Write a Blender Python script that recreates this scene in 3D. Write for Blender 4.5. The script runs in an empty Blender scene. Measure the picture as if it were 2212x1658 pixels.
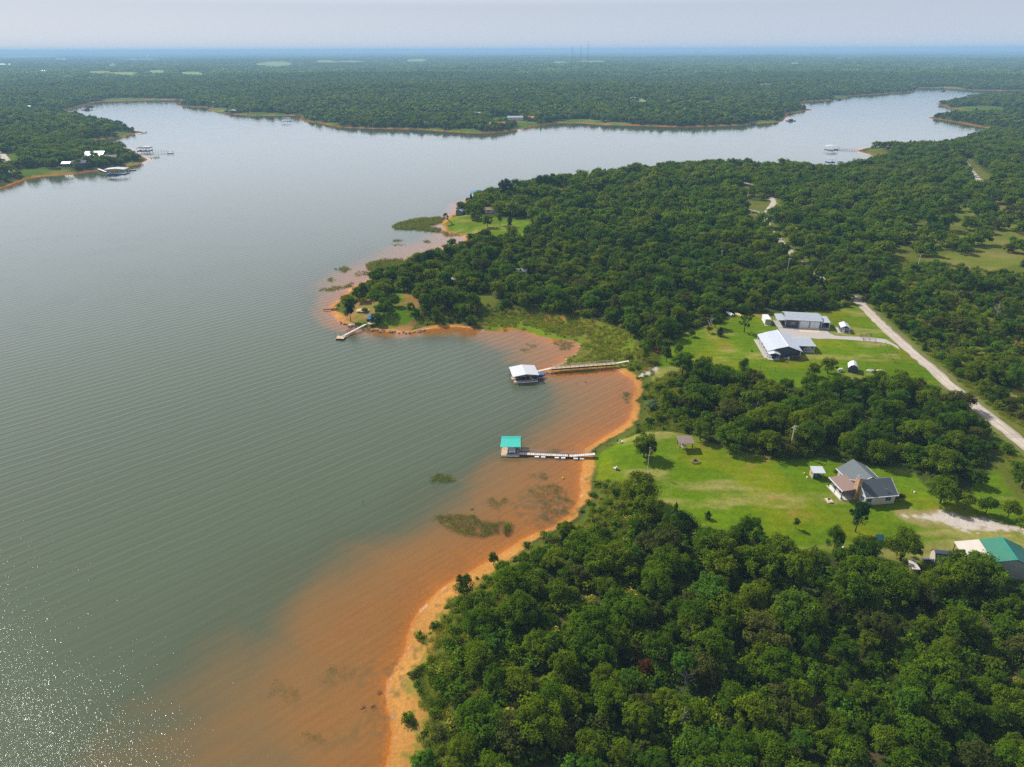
import bpy, math, random
import numpy as np
from mathutils import Matrix, Vector
random.seed(7); RNG = np.random.default_rng(11)
SC = bpy.context.scene; COL = SC.collection
R = math.radians

# ------------------------------------------------------------ camera model
TH, RO, H, F = R(26.05), R(0.2), 110.0, 1475.0
ct, st = math.cos(TH), math.sin(TH)
FW = np.array([0, ct, -st]); r0 = np.array([1., 0, 0]); u0 = np.array([0, st, ct])
RT = r0*math.cos(RO)-u0*math.sin(RO); UP = u0*math.cos(RO)+r0*math.sin(RO)
def P(px, py, z=0.0):
    d = FW*F+RT*(px-1106)+UP*(829-py); s = (z-H)/d[2]
    return (float(d[0]*s), float(d[1]*s))
def project(X, Y, Z):
    vx, vy, vz = X, Y, Z-H
    a = vx*RT[0]+vy*RT[1]+vz*RT[2]; b = vx*UP[0]+vy*UP[1]+vz*UP[2]; c = vx*FW[0]+vy*FW[1]+vz*FW[2]
    c = np.where(c < 1, 1, c)
    return 1106+F*a/c, 829-F*b/c, c
def PP(pts, z=0.0): return [P(x, y, z) for x, y in pts]
def zoomer(ox, oy, k): return lambda zx, zy, z=4.0: P(ox+zx*k, oy+zy*k, z)
ZB = zoomer(1497.6, 604.8, .2083); ZC = zoomer(1670.4, 950.4, .24478); ZD = zoomer(1036.8, 691.2, .2084)
ZE = zoomer(1267.2, 864, .2084); ZH = zoomer(1774.1, 967.7, .09374); Z7 = zoomer(691.2, 633.6, .10415)
Z4 = zoomer(662.4, 345.6, .27343); ZL = zoomer(115.2, 276.5, .1302); ZA = zoomer(1612.8, 633.6, .1458)
Z5 = zoomer(1267.2, 345.6, .278)
def R1(x, y, z=0): return P(x/3, 86.4+y/3, z)
def R2(x, y, z=0): return P(737.3+x/3, 86.4+y/3, z)
def R3(x, y, z=0): return P(1474.6+x/3, 86.4+y/3, z)

# ------------------------------------------------------------ noise + distance helpers
def vnoise(x, y, seed=0):
    xi = np.floor(x).astype(np.int64); yi = np.floor(y).astype(np.int64)
    fx = x-xi; fy = y-yi; fx = fx*fx*(3-2*fx); fy = fy*fy*(3-2*fy)
    def h(a, b):
        n = (a*374761393+b*668265263+seed*1442695041) & 0xffffffff
        n = ((n ^ (n >> 13))*1274126177) & 0xffffffff
        return ((n ^ (n >> 16)) & 0xffff)/65535.0
    return (h(xi, yi)*(1-fx)+h(xi+1, yi)*fx)*(1-fy)+(h(xi, yi+1)*(1-fx)+h(xi+1, yi+1)*fx)*fy
def fbm(x, y, s, seed=0, oct=3):
    o = 0; a = 1; t = 0
    for i in range(oct):
        o = o+a*(vnoise(x/s*2**i, y/s*2**i, seed+i)-.5)*2; t += a; a *= .5
    return o/t
def sdist(poly, X, Y):
    """positive inside"""
    n = len(poly); p = np.array(poly, float)
    D = np.full(X.shape, 1e18); ins = np.zeros(X.shape, bool)
    for i in range(n):
        ax, ay = p[i]; bx, by = p[(i+1) % n]
        ex, ey = bx-ax, by-ay; L = ex*ex+ey*ey+1e-9
        wx = X-ax; wy = Y-ay
        t = np.clip((wx*ex+wy*ey)/L, 0, 1)
        np.minimum(D, (wx-ex*t)**2+(wy-ey*t)**2, out=D)
        c = ((ay <= Y) & (by > Y)) | ((by <= Y) & (ay > Y))
        if ey != 0: ins ^= c & (X < ax+wy/ey*ex)
    D = np.sqrt(D)
    return np.where(ins, D, -D)
def smooth(a, b, x):
    t = np.clip((x-a)/(b-a), 0, 1); return t*t*(3-2*t)

# ------------------------------------------------------------ the map (picture points laid on the ground)
near_px = [(790,1830),(815,1720),(832,1658),(840,1624),(847,1584),(839,1543),(832,1505),(835,1475),(854,1438),(874,1410),(879,1376),(888,1346),(908,1315),(939,1284),(962,1264),(1017,1234),(1058,1210),(1098,1186),(1130,1164),(1165,1148),(1195,1138),(1215,1125),(1232,1108),(1250,1080),(1254,1060),(1252,1037),(1256,1017),(1258,1000),(1258,983),(1266,968),(1308,943),(1337,925),(1360,906),(1366,879),(1364,864),(1373,842),(1370,825),(1350,812),(1329,797),(1266,801),(1216,807),(1185,804),(1180,798),(1218,783),(1222,774),(1248,762),(1250,745),(1237,736),(1204,735),(1182,730),(1166,727),(1143,720),(1127,712),(1092,716),(1059,717),(1026,712),(990,707),(955,709),(922,712),(889,720),(840,717),(788,711),(760,706),(733,696),(716,674),(712,664),(722,655),(736,646),(758,622),(786,611),(816,600),(851,581),(881,570),(908,556),(944,545),(966,534),(990,529),(1004,521),(1007,510),(980,507),(962,500),(960,493),(952,485),(958,477),(971,469),(985,458),(990,441),(1020,431),(1045,427),(1089,419),(1111,414),(1127,404),(1150,401),(1180,398),(1240,392),(1320,378),(1400,370),(1500,362),(1600,362),(1700,366),(1770,372),(1850,360),(1871,350),(1891,341),(1898,336),(1874,333),(1860,329),(1851,326),(1874,320),(1908,318),(1960,321),(2030,315),(2085,300),(2110,291),(2160,288),(2300,296)]
NEAR = PP(near_px)+[(6000,800),(6000,-600),(-5,-600)]
far_px = [(-200,424),(0,408),(33,396),(60,386),(93,381),(160,376),(190,371),(233,368),(260,363),(300,355),(320,346),(310,340),(293,333),(280,322),(233,316),(187,315),(180,308),(200,302),(233,300),(267,295),(287,289),(313,286),(287,283),(267,268),(233,266),(200,256),(143,246),(97,242),(70,237),(97,239),(143,239),(165,233),(180,228),(207,221),(233,219),(300,217),(390,216),(396,219),(380,228),(400,231),(457,233),(450,238),(493,246),(533,250),(617,250),(653,250),(650,261),(687,266),(737,276),(804,278),(904,280),(970,285),(1020,288),(1054,288),(1104,283),(1154,273),(1204,266),(1254,266),(1287,269),(1354,271),(1474,275),(1541,273),(1601,271),(1635,268),(1691,263),(1695,256),(1701,246),(1728,243),(1735,240),(1758,238),(1735,235),(1733,228),(1731,220),(1808,216),(1825,213),(1831,208),(1908,203),(1975,198),(1988,190),(2061,191),(2091,195),(2141,196),(2212,196),(2400,197),(2600,198)]
FAR = PP(far_px)+[(40000,2600),(60000,60000),(-60000,60000),(-60000,-300),(-3000,300)]
SPIT1 = PP([(2300,290),(2175,281),(2150,279),(2108,273),(2058,263),(2020,257),(2001,255),(2045,250),(2100,249),(2145,249),(2212,247),(2400,247),(2600,247)])+[(8000,1200),(6000,700)]
SPIT2 = PP([(2600,242),(2212,241),(2141,240),(2085,239),(2055,236),(2045,231),(2021,225),(2048,221),(2075,216),(2110,213),(2077,210.5),(2130,208),(2170,205),(2212,204),(2400,204),(2600,206)])
LANDS = [NEAR, FAR, SPIT1, SPIT2]
# near bays where the red bed shows through, drawn along the edge of the green deep water
SHAL = PP([(-40,1830),(130,1658),(300,1500),(470,1340),(640,1215),(820,1130),(900,1060),(1010,1000),(1090,940),(1150,880),(1170,835),(1100,800),(1020,745),(960,735),(850,735),(760,720),(700,690),(665,655),(660,620),(690,585),(760,555),(860,520),(930,500),(940,470),(990,445),(1060,440),(1100,480),(1080,560),(900,640),(1000,690),(1300,700),(1500,850),(1400,1150),(900,1500),(900,1830)])
LOW = PP([(1020,712),(1040,694),(1100,690),(1160,690),(1230,700),(1290,722),(1335,750),(1345,775),(1330,792),(1290,792),(1180,800),(1215,740),(1143,722)], 0)
LAWN1 = PP([(1405,810),(1430,765),(1458,735),(1490,716),(1560,690),(1590,684),(1650,676),(1800,672),(1835,662),(1850,655),(1960,765),(2040,830),(2010,838),(1960,815),(1850,828),(1800,838),(1720,838),(1640,836),(1590,826),(1555,800),(1500,790),(1450,800)], 4)
LAWN2 = PP([(1283,965),(1300,955),(1335,936),(1360,925),(1400,922),(1440,926),(1500,938),(1560,962),(1640,985),(1700,992),(1770,990),(1830,1005),(1960,1010),(2010,1055),(2060,1085),(2100,1060),(2150,1000),(2200,1000),(2320,1040),(2360,1290),(2210,1260),(2060,1225),(1990,1222),(1900,1205),(1860,1200),(1800,1195),(1740,1195),(1700,1185),(1640,1170),(1560,1150),(1500,1135),(1440,1112),(1405,1095),(1398,1060),(1330,1030),(1292,1012)], 4)
POINTLAWN = PP([(735,690),(745,668),(775,655),(820,650),(840,640),(880,640),(905,655),(905,690),(880,708),(840,712),(790,706)], 2)
NLAWN = PP([(958,478),(975,462),(1010,466),(1060,474),(1100,478),(1145,480),(1148,503),(1128,519),(1060,526),(1010,515),(1007,508),(965,494)], 2)
MARSH = PP([(1030,710),(1040,688),(1100,680),(1160,680),(1240,690),(1300,705),(1350,725),(1378,745),(1385,775),(1365,792),(1290,792),(1180,800),(1215,740),(1143,722)], 1)
NTIP = PP([(944,547),(966,530),(1000,522),(985,545),(955,560),(930,575)], 1)
NCLEAR = [PP(q, 4) for q in [[(1150,405),(1190,402),(1235,408),(1230,425),(1160,418)],[(1268,430),(1278,419),(1318,420),(1312,433)],
  [(1608,490),(1606,455),(1612,400),(1625,398),(1622,440),(1690,440),(1700,450),(1668,470),(1662,500),(1640,490)],
  [(1664,505),(1675,500),(1690,525),(1715,560),(1705,562),(1680,530)],
  [(2075,345),(2095,345),(2150,392),(2150,412),(2090,412),(2085,380)],
  [(1545,580),(1620,580),(1690,600),(1690,610),(1600,602)],
  [(1908,556),(1925,536),(1990,540),(2038,528),(2048,552),(2000,576),(1950,578)],
  [(2150,588),(2190,574),(2300,566),(2300,615),(2205,615),(2180,602)],
  [(2205,640),(2300,640),(2300,720),(2205,705)],[(2050,470),(2100,478),(2080,510),(2030,500)],[(1955,480),(2010,485),(1990,500)],
  [(2020,850),(2060,855),(2060,900),(2030,880)],[(2150,960),(2300,1050),(2300,1180),(2220,1110),(2140,1010)],
  [(2150,900),(2240,900),(2300,1010),(2260,1010)],[(1030,640),(1060,630),(1080,650),(1060,670),(1030,660)],
  [(1852,332),(1880,318),(1925,318),(1918,330),(1905,338),(1890,345)]]]
SHRUBBY = PP([(1255,1010),(1300,1030),(1400,1060),(1405,1100),(1380,1150),(1290,1175),(1200,1165),(1120,1180),(1180,1140),(1230,1110)], 2)
SAVANNA = PP([(1880,650),(1900,570),(1960,500),(2050,450),(2320,400),(2400,1000),(2200,950),(2100,850),(1990,745)], 4)
road_px = [(2330,1055),(2275,1010),(2211,959),(2166,924),(2127,893),(2093,866),(2048,830),(2013,796),(1968,760),(1928,724),(1892,690),(1858,655),(1836,636),(1796,612),(1760,592),(1729,569),(1706,545),(1682,520),(1662,500),(1654,485),(1653,470),(1662,456),(1672,444),(1660,425),(1640,410),(1600,395)]
ROAD = PP(road_px, 4)
FARLAWN = [(1095,262,40,6),(1135,268,28,6),(1250,262,50,4),(1320,267,45,4),(920,278,40,3),(1000,282,40,4),(15,268,25,5),(100,372,70,9),(290,355,25,9),(200,303,35,3),(310,215,90,3),(20,350,30,14),(262,287,28,4),(1530,229,22,5),(2040,190,40,3),(1665,262,30,4),(1740,240,25,2.5),(1830,209,60,3),(460,236,40,4),(560,246,60,3),(2110,235,60,5),(2160,280,60,3),(2120,212,30,2),(660,262,20,4),(700,266,40,2),(780,276,60,1.5)]
FIELDS = [(595,142,45,3.5),(245,144,14,3),(705,138.5,28,2.3),(420,165,34,3.5),(215,163,30,4),(270,167,40,4),(340,163,28,4),(760,138,35,2),(1210,139,22,1.6),(1275,138,32,2.5),(1385,228,16,8),(1715,141,14,1.5),(60,124,70,1.4),(640,160,30,1.5),(1650,190,20,2),(900,134,30,1.2),(1820,130,40,1.2),(300,131,50,1.0)]
def fieldmask(X, Y, lst):
    px, py, _ = project(X, Y, np.full(X.shape, 3.0))
    m = np.zeros(X.shape); ex_ = 2.0 if lst is FIELDS else 0
    for cx, cy, rx, ry in lst:
        q = ((px-cx)/rx)**2+((py-cy-ex_)/(ry+ex_))**2
        m = np.maximum(m, 1-smooth(.75, 1.15, q))
    return m

def dshore(X, Y):
    d = np.full(X.shape, -1e9)
    for L in LANDS: d = np.maximum(d, sdist(L, X, Y))
    return d
def terrain(X, Y, full=False):
    X = np.asarray(X, float); Y = np.asarray(Y, float)
    rr = np.hypot(X, Y); d = dshore(X, Y)
    d = d+fbm(X, Y, 5, 3)*smooth(.2, 5, np.abs(d))*1.0
    far = smooth(600, 1000, rr)
    h = np.interp(d, [0, 5, 9, 14, 40], [0, .42, 1.9, 3.0, 4.0])
    hf = np.interp(d, [0, 8, 20, 80], [0, 1.6, 2.6, 4.5])
    h = h*(1-far)+hf*far
    low = smooth(-8, 3, sdist(LOW, X, Y)); wet = sdist(LOW, X, Y)
    h = h*(1-low)+low*np.clip(d, 0, 6)*.045
    h = h+smooth(330, 700, rr)*smooth(20, 250, d)*(fbm(X, Y, 260, 21)*4+4)*(d > 0)
    h = h+smooth(2500, 9000, rr)*smooth(50, 900, d)*(fbm(X, Y, 2600, 5, 4)*20+8)
    h = h+smooth(9000, 30000, rr)*(fbm(X, Y, 9000, 9, 3)*16+4)
    h = h+smooth(1300, 2200, rr)*smooth(60, 500, d)*(fbm(X, Y, 620, 15, 3)*13+5)*(d > 0)
    # bed
    dw = -d; ds = sdist(SHAL, X, Y)
    t = np.clip(dw/(dw+np.maximum(ds, 0)+.01), 0, 1)
    din = 1.15*t+.05*np.minimum(dw, 1)
    dout = np.minimum(dw*.11, 1.2+np.maximum(-ds, 0)*.07)
    dep = np.where(ds > 0, np.minimum(din, dw*.11+.4), dout)
    dep = np.minimum(np.clip(dep, 0, 5), dw*.16+.0)
    h = np.where(d > 0, h, -dep)
    if full: return h, d, ds, low
    return h
def hz(x, y): return float(terrain(np.array([x]), np.array([y]))[0])
def G(px, py):
    z = 3.0
    for _ in range(5):
        x, y = P(px, py, z); z = max(0.0, hz(x, y))
    return x, y, z

# ------------------------------------------------------------ material helpers
def mat(name):
    m = bpy.data.materials.new(name); m.use_nodes = True; nt = m.node_tree
    return m, nt, nt.nodes, nt.links, nt.nodes['Principled BSDF']
def tracked(name, col):
    m = plain(name, col, .95, var=.2, scale=.35, bump=.3); N, L = m.node_tree.nodes, m.node_tree.links; B = N['Principled BSDF']; src_ = B.inputs['Base Color'].links[0].from_socket
    a = N.new('ShaderNodeAttribute'); a.attribute_name = 'wear'; g = N.new('ShaderNodeNewGeometry'); n = N.new('ShaderNodeTexNoise'); n.inputs['Scale'].default_value = .5; n.inputs['Detail'].default_value = 6; L.new(g.outputs['Position'], n.inputs[0])
    x = N.new('ShaderNodeMixRGB'); x.blend_type = 'MULTIPLY'; L.new(n.outputs['Fac'], x.inputs[0]); L.new(src_, x.inputs[1]); L.new(a.outputs['Color'], x.inputs[2]); L.new(x.outputs[0], B.inputs['Base Color']); return m
def plain(name, col, rough=.6, metal=0, var=.12, scale=3.0, bump=0, spec=.4):
    m, nt, N, L, B = mat(name)
    tc = N.new('ShaderNodeTexCoord'); n = N.new('ShaderNodeTexNoise'); n.inputs['Scale'].default_value = scale; n.inputs['Detail'].default_value = 5
    L.new(tc.outputs['Object'], n.inputs['Vector'])
    mx = N.new('ShaderNodeMixRGB'); mx.inputs[1].default_value = (*[c*(1-var*2) for c in col], 1); mx.inputs[2].default_value = (*[min(1, c*(1+var)) for c in col], 1)
    L.new(n.outputs['Fac'], mx.inputs[0]); L.new(mx.outputs[0], B.inputs['Base Color'])
    B.inputs['Roughness'].default_value = rough; B.inputs['Metallic'].default_value = metal; B.inputs['Specular IOR Level'].default_value = spec
    if bump:
        b = N.new('ShaderNodeBump'); b.inputs['Strength'].default_value = bump; b.inputs['Distance'].default_value = .05
        L.new(n.outputs['Fac'], b.inputs['Height']); L.new(b.outputs[0], B.inputs['Normal'])
    return m
def ribbed(name, col, axis='X', pitch=.3, rough=.45, depth=.5, var=.08, metal=.2):
    """sheet metal or boards: raised ribs every pitch metres along an axis, with streaks of weathering"""
    m, nt, N, L, B = mat(name)
    tc = N.new('ShaderNodeTexCoord'); w = N.new('ShaderNodeTexWave'); w.bands_direction = axis
    w.inputs['Scale'].default_value = .314/pitch; w.inputs['Distortion'].default_value = 0
    L.new(tc.outputs['Object'], w.inputs['Vector'])
    rp = N.new('ShaderNodeValToRGB'); rp.color_ramp.elements[0].position = .5; rp.color_ramp.elements[1].position = .95
    L.new(w.outputs['Fac'], rp.inputs[0])
    n = N.new('ShaderNodeTexNoise'); n.inputs['Scale'].default_value = .8; n.inputs['Detail'].default_value = 6; L.new(tc.outputs['Object'], n.inputs['Vector'])
    mx = N.new('ShaderNodeMixRGB'); mx.inputs[1].default_value = (*[c*(1-var*2) for c in col], 1); mx.inputs[2].default_value = (*[min(1, c*(1+var)) for c in col], 1)
    L.new(n.outputs['Fac'], mx.inputs[0])
    m2 = N.new('ShaderNodeMixRGB'); m2.blend_type = 'MULTIPLY'; m2.inputs[0].default_value = depth
    inv = N.new('ShaderNodeInvert'); L.new(rp.outputs[0], inv.inputs[1])
    sc = N.new('ShaderNodeMixRGB'); sc.inputs[1].default_value = (.62, .62, .62, 1); sc.inputs[2].default_value = (1, 1, 1, 1); L.new(inv.outputs[0], sc.inputs[0])
    L.new(mx.outputs[0], m2.inputs[1]); L.new(sc.outputs[0], m2.inputs[2]); L.new(m2.outputs[0], B.inputs['Base Color'])
    b = N.new('ShaderNodeBump'); b.inputs['Distance'].default_value = .03; b.inputs['Strength'].default_value = .6
    L.new(rp.outputs[0], b.inputs['Height']); L.new(b.outputs[0], B.inputs['Normal'])
    B.inputs['Roughness'].default_value = rough; B.inputs['Metallic'].default_value = metal
    return m
def masonry(name, c1, c2, cm, w=.5, h=.25):
    m, nt, N, L, B = mat(name)
    tc = N.new('ShaderNodeTexCoord'); v = N.new('ShaderNodeTexVoronoi'); v.inputs['Scale'].default_value = 1/w
    L.new(tc.outputs['Object'], v.inputs['Vector'])
    mx = N.new('ShaderNodeMixRGB'); mx.inputs[1].default_value = (*c1, 1); mx.inputs[2].default_value = (*c2, 1)
    sp = N.new('ShaderNodeSeparateColor'); L.new(v.outputs['Color'], sp.inputs[0]); L.new(sp.outputs[0], mx.inputs[0]); L.new(mx.outputs[0], B.inputs['Base Color'])
    B.inputs['Roughness'].default_value = .85
    return m
M = {}
M['white'] = plain('white_paint', (.72, .72, .70), .5, var=.06)
M['white_door'] = ribbed('white_overhead_door', (.74, .78, .80), 'Z', .5, .5, .4, metal=0)
M['roof_white'] = ribbed('pale_sheet_roof', (.42, .46, .52), 'X', .45, .42, .55)
M['roof_white_y'] = ribbed('pale_sheet_roof_across', (.52, .56, .63), 'Y', .45, .42, .55)
M['roof_bright'] = ribbed('white_sheet_roof', (.58, .60, .63), 'Y', .5, .45, .3)
M['trim'] = plain('pale_trim', (.70, .72, .74), .5, var=.04)
M['slate_siding'] = ribbed('slate_blue_siding', (.060, .078, .105), 'X', .3, .55, .6, metal=.1)
M['slate_side'] = ribbed('slate_blue_siding_side', (.060, .078, .105), 'Y', .3, .55, .6, metal=.1)
M['plum_siding'] = ribbed('charcoal_siding', (.085, .080, .095), 'X', .3, .55, .6, metal=.1)
M['concrete'] = plain('concrete', (.42, .40, .37), .85, var=.12, scale=1.2)
M['concrete_tan'] = plain('tan_concrete', (.52, .43, .30), .85, var=.1, scale=1.5)
M['gravel'] = plain('gravel', (.40, .36, .34), .95, var=.18, scale=2.0, bump=.3)
M['road'] = tracked('chalky_gravel', (.44, .38, .31))
M['dark'] = plain('dark_things', (.02, .022, .025), .6)
M['pipe'] = plain('dark_pipe', (.05, .045, .045), .5, .3)
M['steel'] = plain('galvanised_steel', (.42, .44, .46), .35, .7)
M['wood'] = ribbed('weathered_boards', (.40, .33, .27), 'X', .25, .85, .7, .2, 0)
M['wood_y'] = ribbed('weathered_boards_across', (.50, .38, .27), 'Y', .25, .85, .7, .2, 0)
M['wood_dark'] = plain('dark_timber', (.10, .065, .045), .8, var=.2)
M['wood_pale'] = ribbed('pale_planks', (.60, .54, .48), 'X', .6, .8, .6, .15, 0)
M['deck_gold'] = ribbed('golden_planks', (.58, .42, .26), 'X', .3, .8, .6, .15, 0)
M['pergola'] = ribbed('brown_slats', (.23, .165, .15), 'Y', .28, .8, .9, .2, 0)
M['shingle'] = plain('grey_shingle', (.115, .135, .145), .9, var=.16, scale=5, bump=.3)
M['shingle_dark'] = plain('dark_grey_shingle', (.075, .09, .105), .9, var=.16, scale=5, bump=.3)
M['shingle_brown'] = plain('brown_shingle', (.24, .165, .14), .9, var=.15, scale=5, bump=.3)
M['beige'] = ribbed('beige_siding', (.50, .46, .38), 'Z', .2, .7, .5, .06, 0)
M['glass'] = plain('window_glass', (.03, .07, .09), .08, 0, var=.05, spec=.9)
M['stone'] = masonry('tan_stone', (.30, .16, .07), (.50, .33, .19), (.2, .2, .2), .22)
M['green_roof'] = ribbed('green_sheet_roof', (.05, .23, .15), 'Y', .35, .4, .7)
M['green_roof_dark'] = ribbed('shaded_green_sheet_roof', (.01, .13, .10), 'Y', .35, .45, .5)  # darker copy of the green roof, the slope's shade put into its colour
M['cream_roof'] = ribbed('cream_sheet_roof', (.62, .56, .48), 'Y', .35, .5, .7)
M['teal_roof'] = ribbed('teal_sheet_roof', (.0, .42, .34), 'X', .22, .35, .8)
M['greygreen'] = ribbed('grey_green_siding', (.36, .39, .35), 'X', .3, .6, .5)
M['blue_tarp'] = plain('blue_canvas', (.02, .17, .42), .55, var=.12, scale=1)
M['navy'] = plain('navy_cover', (.01, .045, .25), .5, var=.2)
M['teal_tarp'] = plain('teal_tarp', (.02, .24, .20), .5)
M['red'] = plain('red_plastic', (.55, .02, .02), .4)
M['yellow'] = plain('yellow_plastic', (.6, .5, .03), .4)
M['car_silver'] = plain('silver_paint', (.42, .48, .50), .25, .6, var=.03)
M['tyre'] = plain('tyre_rubber', (.02, .02, .02), .8)
M['bark'] = plain('bark', (.085, .062, .045), .95, var=.3, scale=2)
M['deadwood'] = plain('grey_dead_wood', (.26, .23, .21), .9, var=.2, scale=3)
M['driftwood'] = plain('driftwood', (.15, .08, .055), .9, var=.3)
M['rock'] = plain('shore_rock', (.33, .22, .17), .9, var=.35, scale=.7, bump=.5)
M['ash'] = plain('charred_wood', (.05, .035, .035), .9, var=.3)
M['sand_pile'] = plain('sand_heap', (.50, .36, .22), .95, var=.15)
M['brick_orange'] = plain('orange_sheeting', (.50, .17, .07), .8)
M['flag_red'] = plain('faded_flag', (.55, .18, .16), .8, var=.3, scale=6)

def leafmat(name, c1, c2, c3, trans=.5, scale=.35):
    """foliage: leaf colour differs from tree to tree and in small patches, light passes through the leaves"""
    m, nt, N, L, B = mat(name); N.remove(B); out = N['Material Output']
    oi = N.new('ShaderNodeObjectInfo'); rp = N.new('ShaderNodeValToRGB'); e = rp.color_ramp.elements
    e[0].color = (*c1, 1); e[1].color = (*c3, 1); k = e.new(.5); k.color = (*c2, 1)
    g = N.new('ShaderNodeNewGeometry'); n = N.new('ShaderNodeTexNoise'); n.inputs['Scale'].default_value = scale; n.inputs['Detail'].default_value = 4
    L.new(g.outputs['Position'], n.inputs['Vector'])
    n2 = N.new('ShaderNodeTexNoise'); n2.inputs['Scale'].default_value = .02; n2.inputs['Detail'].default_value = 2; L.new(g.outputs['Position'], n2.inputs['Vector'])
    a = N.new('ShaderNodeMath'); a.operation = 'MULTIPLY_ADD'; L.new(oi.outputs['Random'], a.inputs[0]); a.inputs[1].default_value = .75
    b = N.new('ShaderNodeMath'); b.operation = 'MULTIPLY_ADD'; L.new(n.outputs['Fac'], b.inputs[0]); b.inputs[1].default_value = .6; b.inputs[2].default_value = -.35
    b2 = N.new('ShaderNodeMath'); b2.operation = 'MULTIPLY_ADD'; L.new(n2.outputs['Fac'], b2.inputs[0]); b2.inputs[1].default_value = .95; L.new(b.outputs[0], b2.inputs[2])
    L.new(b2.outputs[0], a.inputs[2]); 
    a2 = N.new('ShaderNodeMath'); a2.operation = 'SUBTRACT'; L.new(a.outputs[0], a2.inputs[0]); a2.inputs[1].default_value = .20
    L.new(a2.outputs[0], rp.inputs[0])
    at = N.new('ShaderNodeAttribute'); at.attribute_name = 'leaf'
    mu = N.new('ShaderNodeMixRGB'); mu.blend_type = 'MULTIPLY'; mu.inputs[0].default_value = 1
    L.new(rp.outputs[0], mu.inputs[1]); L.new(at.outputs['Color'], mu.inputs[2])
    d = N.new('ShaderNodeBsdfDiffuse'); t = N.new('ShaderNodeBsdfTranslucent'); gl = N.new('ShaderNodeBsdfGlossy'); gl.inputs['Roughness'].default_value = .5
    gl.inputs['Color'].default_value = (.8, .9, .7, 1)
    L.new(mu.outputs[0], d.inputs[0])
    tc = N.new('ShaderNodeMixRGB'); tc.blend_type = 'MULTIPLY'; tc.inputs[0].default_value = 1; L.new(mu.outputs[0], tc.inputs[1]); tc.inputs[2].default_value = (1.3, 1.25, .5, 1)
    L.new(tc.outputs[0], t.inputs[0])
    x = N.new('ShaderNodeMixShader'); x.inputs[0].default_value = trans; L.new(d.outputs[0], x.inputs[1]); L.new(t.outputs[0], x.inputs[2])
    y = N.new('ShaderNodeMixShader'); y.inputs[0].default_value = .0; L.new(x.outputs[0], y.inputs[1]); L.new(gl.outputs[0], y.inputs[2])
    L.new(y.outputs[0], out.inputs['Surface'])
    return m
LM = {'oak': leafmat('oak_leaves', (.046, .098, .006), (.086, .160, .005), (.155, .205, .007)),
      'bright': leafmat('bright_leaves', (.06, .15, .012), (.09, .19, .014), (.12, .20, .014)),
      'dark': leafmat('evergreen_needles', (.014, .045, .014), (.020, .058, .016), (.035, .075, .016), .15),
      'olive': leafmat('olive_leaves', (.06, .075, .014), (.085, .105, .02), (.11, .12, .02)),
      'rust': leafmat('rust_leaves', (.14, .05, .02), (.18, .07, .03), (.16, .10, .03)),
      'silver': leafmat('silver_green_leaves', (.09, .15, .08), (.11, .18, .10), (.12, .19, .08)),
      'grass': leafmat('tall_grass_blades', (.13, .20, .012), (.21, .26, .02), (.30, .26, .05), .45, .15),
      'reed': leafmat('reed_blades', (.12, .20, .03), (.17, .23, .04), (.22, .23, .06), .4, .2),
      'weed': leafmat('water_weed', (.10, .10, .03), (.13, .12, .035), (.16, .12, .04), .3, .3),
      'far': leafmat('far_leaves', (.034, .078, .014), (.074, .138, .016), (.15, .21, .02))}

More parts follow.
